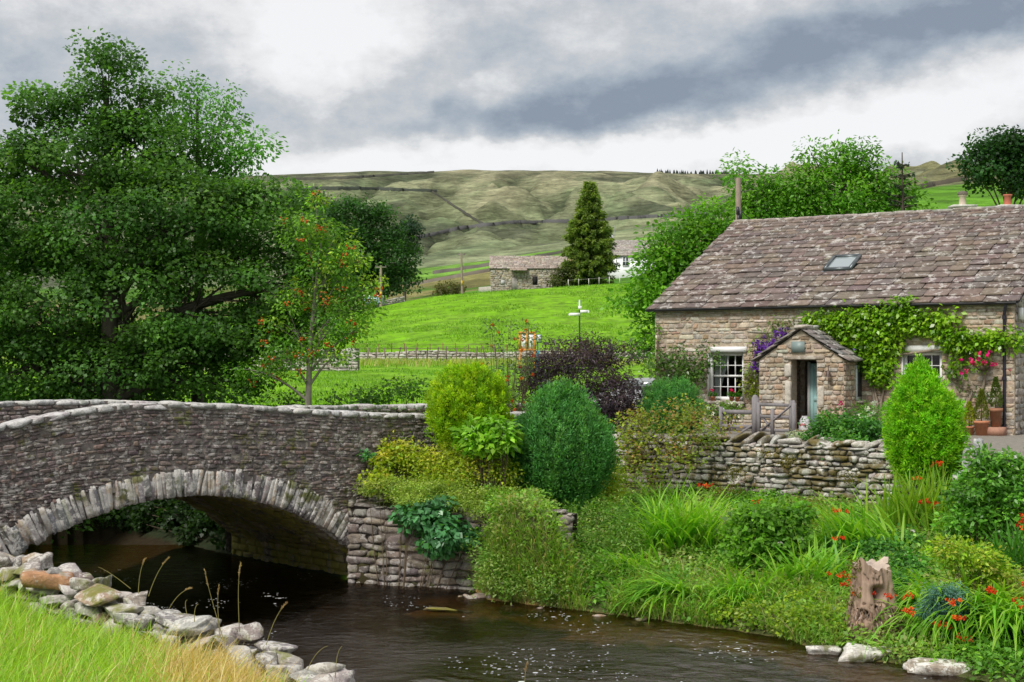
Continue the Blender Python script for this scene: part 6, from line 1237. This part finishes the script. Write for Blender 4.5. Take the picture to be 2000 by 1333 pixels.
# fences and walls in the fields --------------------------------------------
def line_fence(name, label, pts, Y, step, h, col, rails, lean=.04, w=.05, seed=1):
    rng = np.random.default_rng(seed); px = np.arange(pts[0][0], pts[-1][0]+.1, step); Ys = np.interp(px, [p[0] for p in pts], [p[1] for p in pts]); x = (px-1000)/F*Ys; z = zfar(x, Ys); th = thing(name, label, 'fence', (x[len(x)//2], Ys[len(x)//2], z[len(x)//2]))
    for i in range(len(px)):
        mb = MB(); b = np.array([x[i], Ys[i], z[i]-.1]); bar(mb, b, b+np.array([rng.normal(0, lean), 0, h*rng.uniform(.92, 1.08)+.1]), w, w, np.array(col)*rng.uniform(.7, 1.4), (0, 1, 0)); mb.build('post', M['wood'], th)
    mb = MB()
    for f in rails:
        P_ = np.stack([x, Ys-.04, z+h*f], -1); tube(mb, P_, .014, np.array(col)*.8, 4)
    mb.build('wires', M['iron'], th)
line_fence('iron_fence', 'rusty post and wire fence along the foot of the bright green field', [(690, 134), (1000, 131), (1275, 130)], 132, 25, 1.15, (.16, .085, .05), (.95, .62, .3), .02, .075, 2)
line_fence('stake_fence', 'leaning dark wooden stake fence in front of the low field wall', [(716, 119), (985, 118)], 119, 19.5, 1.25, (.13, .10, .08), (.9, .55), .10, .10, 3)
line_fence('field_posts', 'row of short pale posts on the crest beside the old barn', [(1110, 217), (1210, 216)], 217, 20, 1.0, (.42, .41, .38), (.9,), .02, .10, 4)
PW = [(.40, .37, .33), (.46, .43, .39), (.33, .30, .27), (.38, .33, .29)]
zf = lambda x, y: float(zfar(x, y))
def fwall(name, label, pts, h, seed, thick=.6, pal=PW, ch=(.14, .3), ln=(.3, .8), hv=.1):
    return wall_thing(name, label, [(( px-1000)/F*Y, Y) for px, Y in pts], zf, lambda x, y: zf(x, y)+h+hv*math.sin(x*.7), thick, ch, ln, .10, pal, M['farstone'], rng=np.random.default_rng(seed), back=False)
fwall('field_wall', 'low pale stone wall behind the leaning stakes below the green field', [(690, 126), (850, 125), (1000, 125), (1275, 123)], .78, 501)
fwall('field_wall', 'taller rough stone wall end standing beside the rowan', [(380, 97), (500, 96), (600, 95), (700, 95)], 1.45, 502)
fwall('field_wall', 'broken stone wall beside the white trailer at the field edge', [(735, 216), (765, 217), (790, 219)], .7, 503)
def hill_wall(name, label, pts, h, w, col, y0=430):
    """dry stone wall or bank on the far hillside, following the ground"""
    xs = np.arange(pts[0][0], pts[-1][0]+.1, 3.0); p = np.array([ray_far(x, np.interp(x, [a for a, c in pts], [c for a, c in pts]), y0) for x in xs]); z = p[:, 2]; rng = np.random.default_rng(len(pts)); hh = h*(.8+.4*fbm(np.arange(len(p))*.2, np.zeros(len(p)), 5, 2))
    V = np.stack([np.stack([p[:, 0], p[:, 1]-w/2, z-1.0], -1), np.stack([p[:, 0], p[:, 1]-w*.3, z+hh], -1), np.stack([p[:, 0], p[:, 1]+w*.3, z+hh], -1), np.stack([p[:, 0], p[:, 1]+w/2, z-1.0], -1)], 1)
    mb = MB(); c = np.array(col)*(.75+.5*fbm(np.arange(len(p))*.15, np.zeros(len(p)), 3, 2))[:, None]; mb.add(V, grid_faces(len(p), 4), np.repeat(c, 4, 0)); m_ = len(p)//2; o = mb.build(name, M['twig'], None, loc=(p[m_, 0], p[m_, 1], z[m_])); tag(o, label, 'wall')
DKW = (.10, .095, .095)
hill_wall('hill_wall', 'long dark wall crossing the whole hillside above the spruce', [(800, 470), (900, 447), (1000, 436), (1100, 434), (1250, 427), (1400, 419), (1500, 412)], 1.7, 3, (.085,.085,.085), 640)
hill_wall('hill_wall', 'dark diagonal wall running down the left moor slope', [(840, 374), (880, 400), (945, 442)], 1.8, 2, (.06, .06, .045), 700)
hill_wall('hill_wall', 'dark level wall across the upper left moor', [(560, 371), (640, 370), (740, 371), (855, 376)], 2.5, 3, (.05, .06, .045), 800)
hill_wall('hill_wall', 'wall along the lower edge of the pale green strip field', [(845, 536), (950, 521), (1040, 506), (1100, 494), (1180, 478)], 1.0, 1.2, (.12, .11, .09), 400)
hill_wall('hill_wall', 'wall below the straw coloured bank behind the old barn', [(790, 562), (850, 550), (900, 541), (960, 530)], .8, 1.0, (.16, .14, .11), 300)
hill_wall('hill_wall', 'dark wall line across the moor near the skyline on the left', [(575, 352), (680, 349), (760, 344), (850, 338)], 2.2, 3, (.07, .07, .055), 900)
hill_wall('hill_wall', 'dark wall on the right hill above the green pasture', [(1790, 372), (1830, 362), (1890, 352)], 2.2, 2, (.08, .07, .05), 500)
# signs and board -------------------------------------------------------------
def sign():
    Y = 112; sc = Y/F; b = P(1132, 700, Y); b[2] = zf(b[0], Y); z = lambda py: P(0, py, Y)[2]; th = thing('fingerpost', 'dark green signpost with white direction arms against the green field', 'signpost', b)
    mb = MB(); tube(mb, [b, [b[0], Y, z(606)]], .06, (.03, .06, .05), 8); tube(mb, [[b[0], Y, z(604)], [b[0], Y, z(586)]], [.075, .06], (.72, .76, .74), 8); mb.build('post', M['paint'], th)
    for x0, x1, y_, rot, nm in ((1113, 1133, 614.5, .06, 'arm'), (1133, 1148, 609, -.05, 'arm'), (1129, 1136, 601.5, 0, 'arm')):
        mb = MB(); c = np.array([((x0+x1)/2-1000)*sc, Y-.1+rot, z(y_)]); hw = (x1-x0)/2*sc; box(mb, c, (hw, .03, .105), (.78, .78, .80)); tp = -1 if x0 < 1120 else 1
        if x1-x0 > 10: lathe_pts = [(c[0]+tp*hw, c[1], c[2])]; tube(mb, [c+[tp*hw, -.029, 0], c+[tp*hw, .029, 0]], .105, (.78, .78, .80), 12)
        mb.build(nm, M['paint'], th)
sign()
def board():
    Y = 100; sc = Y/F; c = P(1030, 667, Y); th = thing('notice_board', 'orange framed notice board with two white panels beyond the garden', 'notice board', (c[0], Y, zf(c[0], Y))); oc = (.60, .24, .05); w, h = 15*sc, 17*sc
    mb = MB()
    for x in (-w, 0, w): box(mb, c+[x, 0, 0], (.07, .06, h), oc)
    for z_ in (-h, h): box(mb, c+[0, -.002, z_], (w+.07, .06, .06), oc)
    for x in (-w, w): box(mb, [c[0]+x, Y+.02, (c[2]+zf(c[0], Y))/2-.3], (.06, .05, (c[2]-zf(c[0], Y))/2), oc)
    mb.build('frame', M['wood'], th)
    for x in (-w/2, w/2): mb = MB(); box(mb, c+[x, .02, 0], (w/2-.08, .02, h-.06), (.76, .77, .80)); [box(mb, c+np.array([x+a, -.004, d]), (e, .004, f), (.66, .67, .69)) for a, d, e, f in ((-.05, .25, .10, .06), (.06, -.1, .08, .09), (-.03, -.32, .13, .03))]; mb.build('panel', M['paint'], th)
    c = P(1053, 662, Y); th = thing('info_sign', 'small blue and white sign with a teal post beside the notice board', 'sign', (c[0], Y, zf(c[0], Y))); mb = MB(); box(mb, c, (5*sc, .03, 8*sc), (.10, .13, .30)); box(mb, c+[0, -.04, .02], (3.8*sc, .01, 6.5*sc), (.62, .64, .72)); mb.build('plate', M['paint'], th); mb = MB(); box(mb, [c[0]-.1, Y+.05, zf(c[0], Y)+.5], (.12, .08, .7), (.03, .20, .24)); tube(mb, [[c[0]-.1, Y+.05, zf(c[0], Y)], c+[-.1, .05, 0]], .05, (.03, .2, .24), 6); mb.build('post', M['paint'], th)
board()
def trailer():
    Y = 215; sc = Y/F; c = P(730, 589, Y); g0 = zf(c[0], Y); c[2] = g0+1.0; th = thing('box_trailer', 'small white and pale blue trailer parked by the sycamores', 'trailer', (c[0], Y, g0)); mb = MB(); v0, f0 = CUBE[4]; t = v0/(np.sum(np.abs(v0)**12, 1)**(1/12))[:, None]; mb.add(t*[18*sc, .9, .62]+c, f0, (.35, .50, .66)); mb.build('body', M['paint'], th); mb = MB(); box(mb, c+UP*.62, (18*sc+.05, .95, .12), (.78, .78, .8)); mb.build('roof', M['white'], th)
    for x in (-.7, .6): mb = MB(); tube(mb, [[c[0]+x, Y-.95, g0+.25], [c[0]+x, Y-.7, g0+.25]], .3, (.02, .02, .02), 12); mb.build('wheel', M['iron'], th)
    mb = MB(); box(mb, c+[.1, -.91, .02], (.6, .015, .28), (.55, .66, .76)); mb.build('side_panel', M['paint'], th)
trailer()
def car():
    b = P(1262, 770, 52.5); b[2] = float(gz(b[0], b[1])); th = thing('parked_car', 'silver car mostly hidden by the purple elder and the wall shrub', 'car', b); u = np.array([.90, -.43, 0]); v = np.array([.43, .90, 0]); ax = np.array([u, v, UP])
    prof = [(-2.1, .35), (-2.1, .75), (-1.9, .9), (-.9, .98), (-.35, 1.42), (.9, 1.46), (1.7, 1.02), (2.05, .92), (2.1, .4)]
    mb = MB(); n = len(prof); V = [[b+u*x*1.0+v*w*(1 if z < 1.0 else .82)+UP*z for x, z in prof] for w in (-.85, .85)]; V = np.array(V); mb.add(V.reshape(-1, 3), grid_faces(2, n), (.50, .51, .53)); mb.add(V[0], [list(range(n))], (.50, .51, .53)); mb.add(V[1], [list(range(n))[::-1]], (.50, .51, .53)); mb.build('body', M['metal'], th)
    mb = MB(); mb.add([b+u*-.85-v*.72+UP*1.01, b+u*-.85+v*.72+UP*1.01, b+u*-.38+v*.66+UP*1.41, b+u*-.38-v*.66+UP*1.41], [[0, 1, 2, 3]], (.03, .035, .04)); box(mb, b+u*.2-v*.80+UP*1.2, (.75, .02, .15), (.03, .035, .04), ax); mb.build('windows', M['skyglass'], th)
    for x in (-1.35, 1.35):
        for w in (-.86, .72): mb = MB(); tube(mb, [b+u*x+v*w+UP*.32, b+u*x+v*(w+.14)+UP*.32], .32, (.02, .02, .02), 16); mb.build('wheel', M['iron'], th)
    for w in (-.6, .6): mb = MB(); box(mb, b-u*2.09+v*w+UP*.7, (.04, .18, .08), (.8, .8, .8), ax); mb.build('headlight', M['white'], th)
    mb = MB(); box(mb, b-u*.55-v*.98+UP*1.05, (.07, .12, .08), (.75, .75, .75), ax); mb.build('wing_mirror', M['white'], th)
car()
def lane():
    line = np.array([(1.0, 43.2), (3.0, 49), (4.6, 55), (5.8, 62), (7.5, 72), (11, 84), (17, 96), (25, 104)], float); s = np.linspace(0, len(line)-1, 90); i = np.minimum(s.astype(int), len(line)-2); f = (s-i)[:, None]; p = line[i]*(1-f)+line[i+1]*f; d = np.gradient(p, axis=0); d /= np.linalg.norm(d, axis=1)[:, None]; nn = np.stack([-d[:, 1], d[:, 0]], -1); V = []
    for w in np.linspace(-2.2, 2.2, 7):
        q = p+nn*w; z = np.where(q[:, 1] < 60.5, gz(q[:, 0], q[:, 1]), zfar(q[:, 0], q[:, 1])); V.append(np.stack([q[:, 0], q[:, 1], z+.05], -1))
    mb = MB(); mb.add(np.array(V).transpose(1, 0, 2), grid_faces(90, 7), (.20, .20, .20)); tag(mb.build('road', M['bridge'], None), kind='structure')
lane()
# stone steps and slabs right of the lime conifer
def path_wall():
    rng = np.random.default_rng(610); th = thing('path_edging', 'low grey slab wall and paving beside the garden steps at the right edge', 'wall', P(1950, 890, 35)); C = []; HS = []; cl = []
    for px, py, Y, h in ((1895, 893, 34.6, (.16, .15, .2)), (1912, 882, 34.8, (.11, .1, .28)), (1930, 893, 34.6, (.3, .2, .09)), (1950, 903, 34.6, (.35, .25, .06)), (1985, 893, 34.8, (.4, .3, .06)), (2010, 884, 35, (.45, .4, .06)), (1975, 915, 34.4, (.34, .25, .09)), (1905, 912, 34.6, (.26, .16, .1)), (1890, 930, 34.4, (.3, .2, .12)), (1925, 925, 34.3, (.3, .2, .12)), (1960, 940, 34.2, (.36, .2, .12)), (2010, 930, 34.2, (.4, .2, .16))): C.append(P(px, py, Y)); HS.append(h); cl.append((.34, .35, .37) if px < 1940 else (.46, .46, .45))
    N = len(C); mb = MB(); stones(mb, np.array(C), np.array(HS), rot_axes(np.eye(3)[None].repeat(N, 0), rng.normal(.5, .2, N), rng.normal(0, .06, N), rng.normal(0, .06, N)), np.array(cl), 6, 4, .08, rng, 3); mb.build('slabs', M['dry'], th)
path_wall()
def tufts():
    rng = np.random.default_rng(620); n = 9000; px = rng.uniform(560, 1290, n); Y = np.where(rng.random(n) < .6, rng.normal(113, 4, n), rng.normal(129.5, .8, n)); x = (px-1000)/F*Y; z = zfar(x, Y); mb = MB()
    blades(mb, np.stack([x, Y, z], -1), rng.uniform(0, 6.28, n), rng.uniform(.2, .6, n), rng.uniform(.02, .035, n), rng.uniform(.05, .4, n), rng.uniform(.2, .9, n), pick([(.28, .40, .06), (.38, .40, .10), (.22, .38, .04), (.44, .38, .14)], n, rng, .15), 3); tag(mb.build('verge_grass', M['blade']), 'rough uncut grass along the field wall and fence', 'grass', kind='stuff')
tufts()

def field_tufts():
    rng = np.random.default_rng(630); n = 60000; px = rng.uniform(500, 1320, n); Y = rng.uniform(136, 216, n); k = fbm((px-1000)/F*Y*.22, Y*.16, 131, 4) > rng.uniform(.40, .62, n); px, Y = px[k], Y[k]; n = len(px); x = (px-1000)/F*Y; z = zfar(x, Y); mb = MB()
    blades(mb, np.stack([x, Y, z-.03], -1), rng.uniform(0, 6.28, n), rng.uniform(.12, .34, n), rng.uniform(.02, .05, n), rng.uniform(.1, .6, n), rng.uniform(.3, 1.2, n), pick([(.10, .25, .012), (.13, .30, .015), (.18, .36, .02), (.22, .37, .04)], n, rng, .12), 2); tag(mb.build('pasture_grass', M['blade']), 'tufts of grass over the bright green hillside pasture', 'grass', kind='stuff')
    n = 26000; px = rng.uniform(430, 1000, n); Y = rng.uniform(52, 112, n); x = (px-1000)/F*Y; k = fbm(x*.4, Y*.3, 133, 4) > rng.uniform(.40, .62, n); x, Y = x[k], Y[k]; n = len(x); z = np.where(Y < 60.5, gz(x, Y), zfar(x, Y))
    mb = MB(); blades(mb, np.stack([x, Y, z-.03], -1), rng.uniform(0, 6.28, n), rng.uniform(.10, .25, n), rng.uniform(.012, .025, n), rng.uniform(.1, .6, n), rng.uniform(.3, 1.2, n), pick([(.11, .27, .012), (.15, .33, .015), (.20, .38, .03)], n, rng, .12), 2); tag(mb.build('meadow_grass', M['blade']), 'tufts of grass over the flat meadow beyond the bridge', 'grass', kind='stuff')
field_tufts()
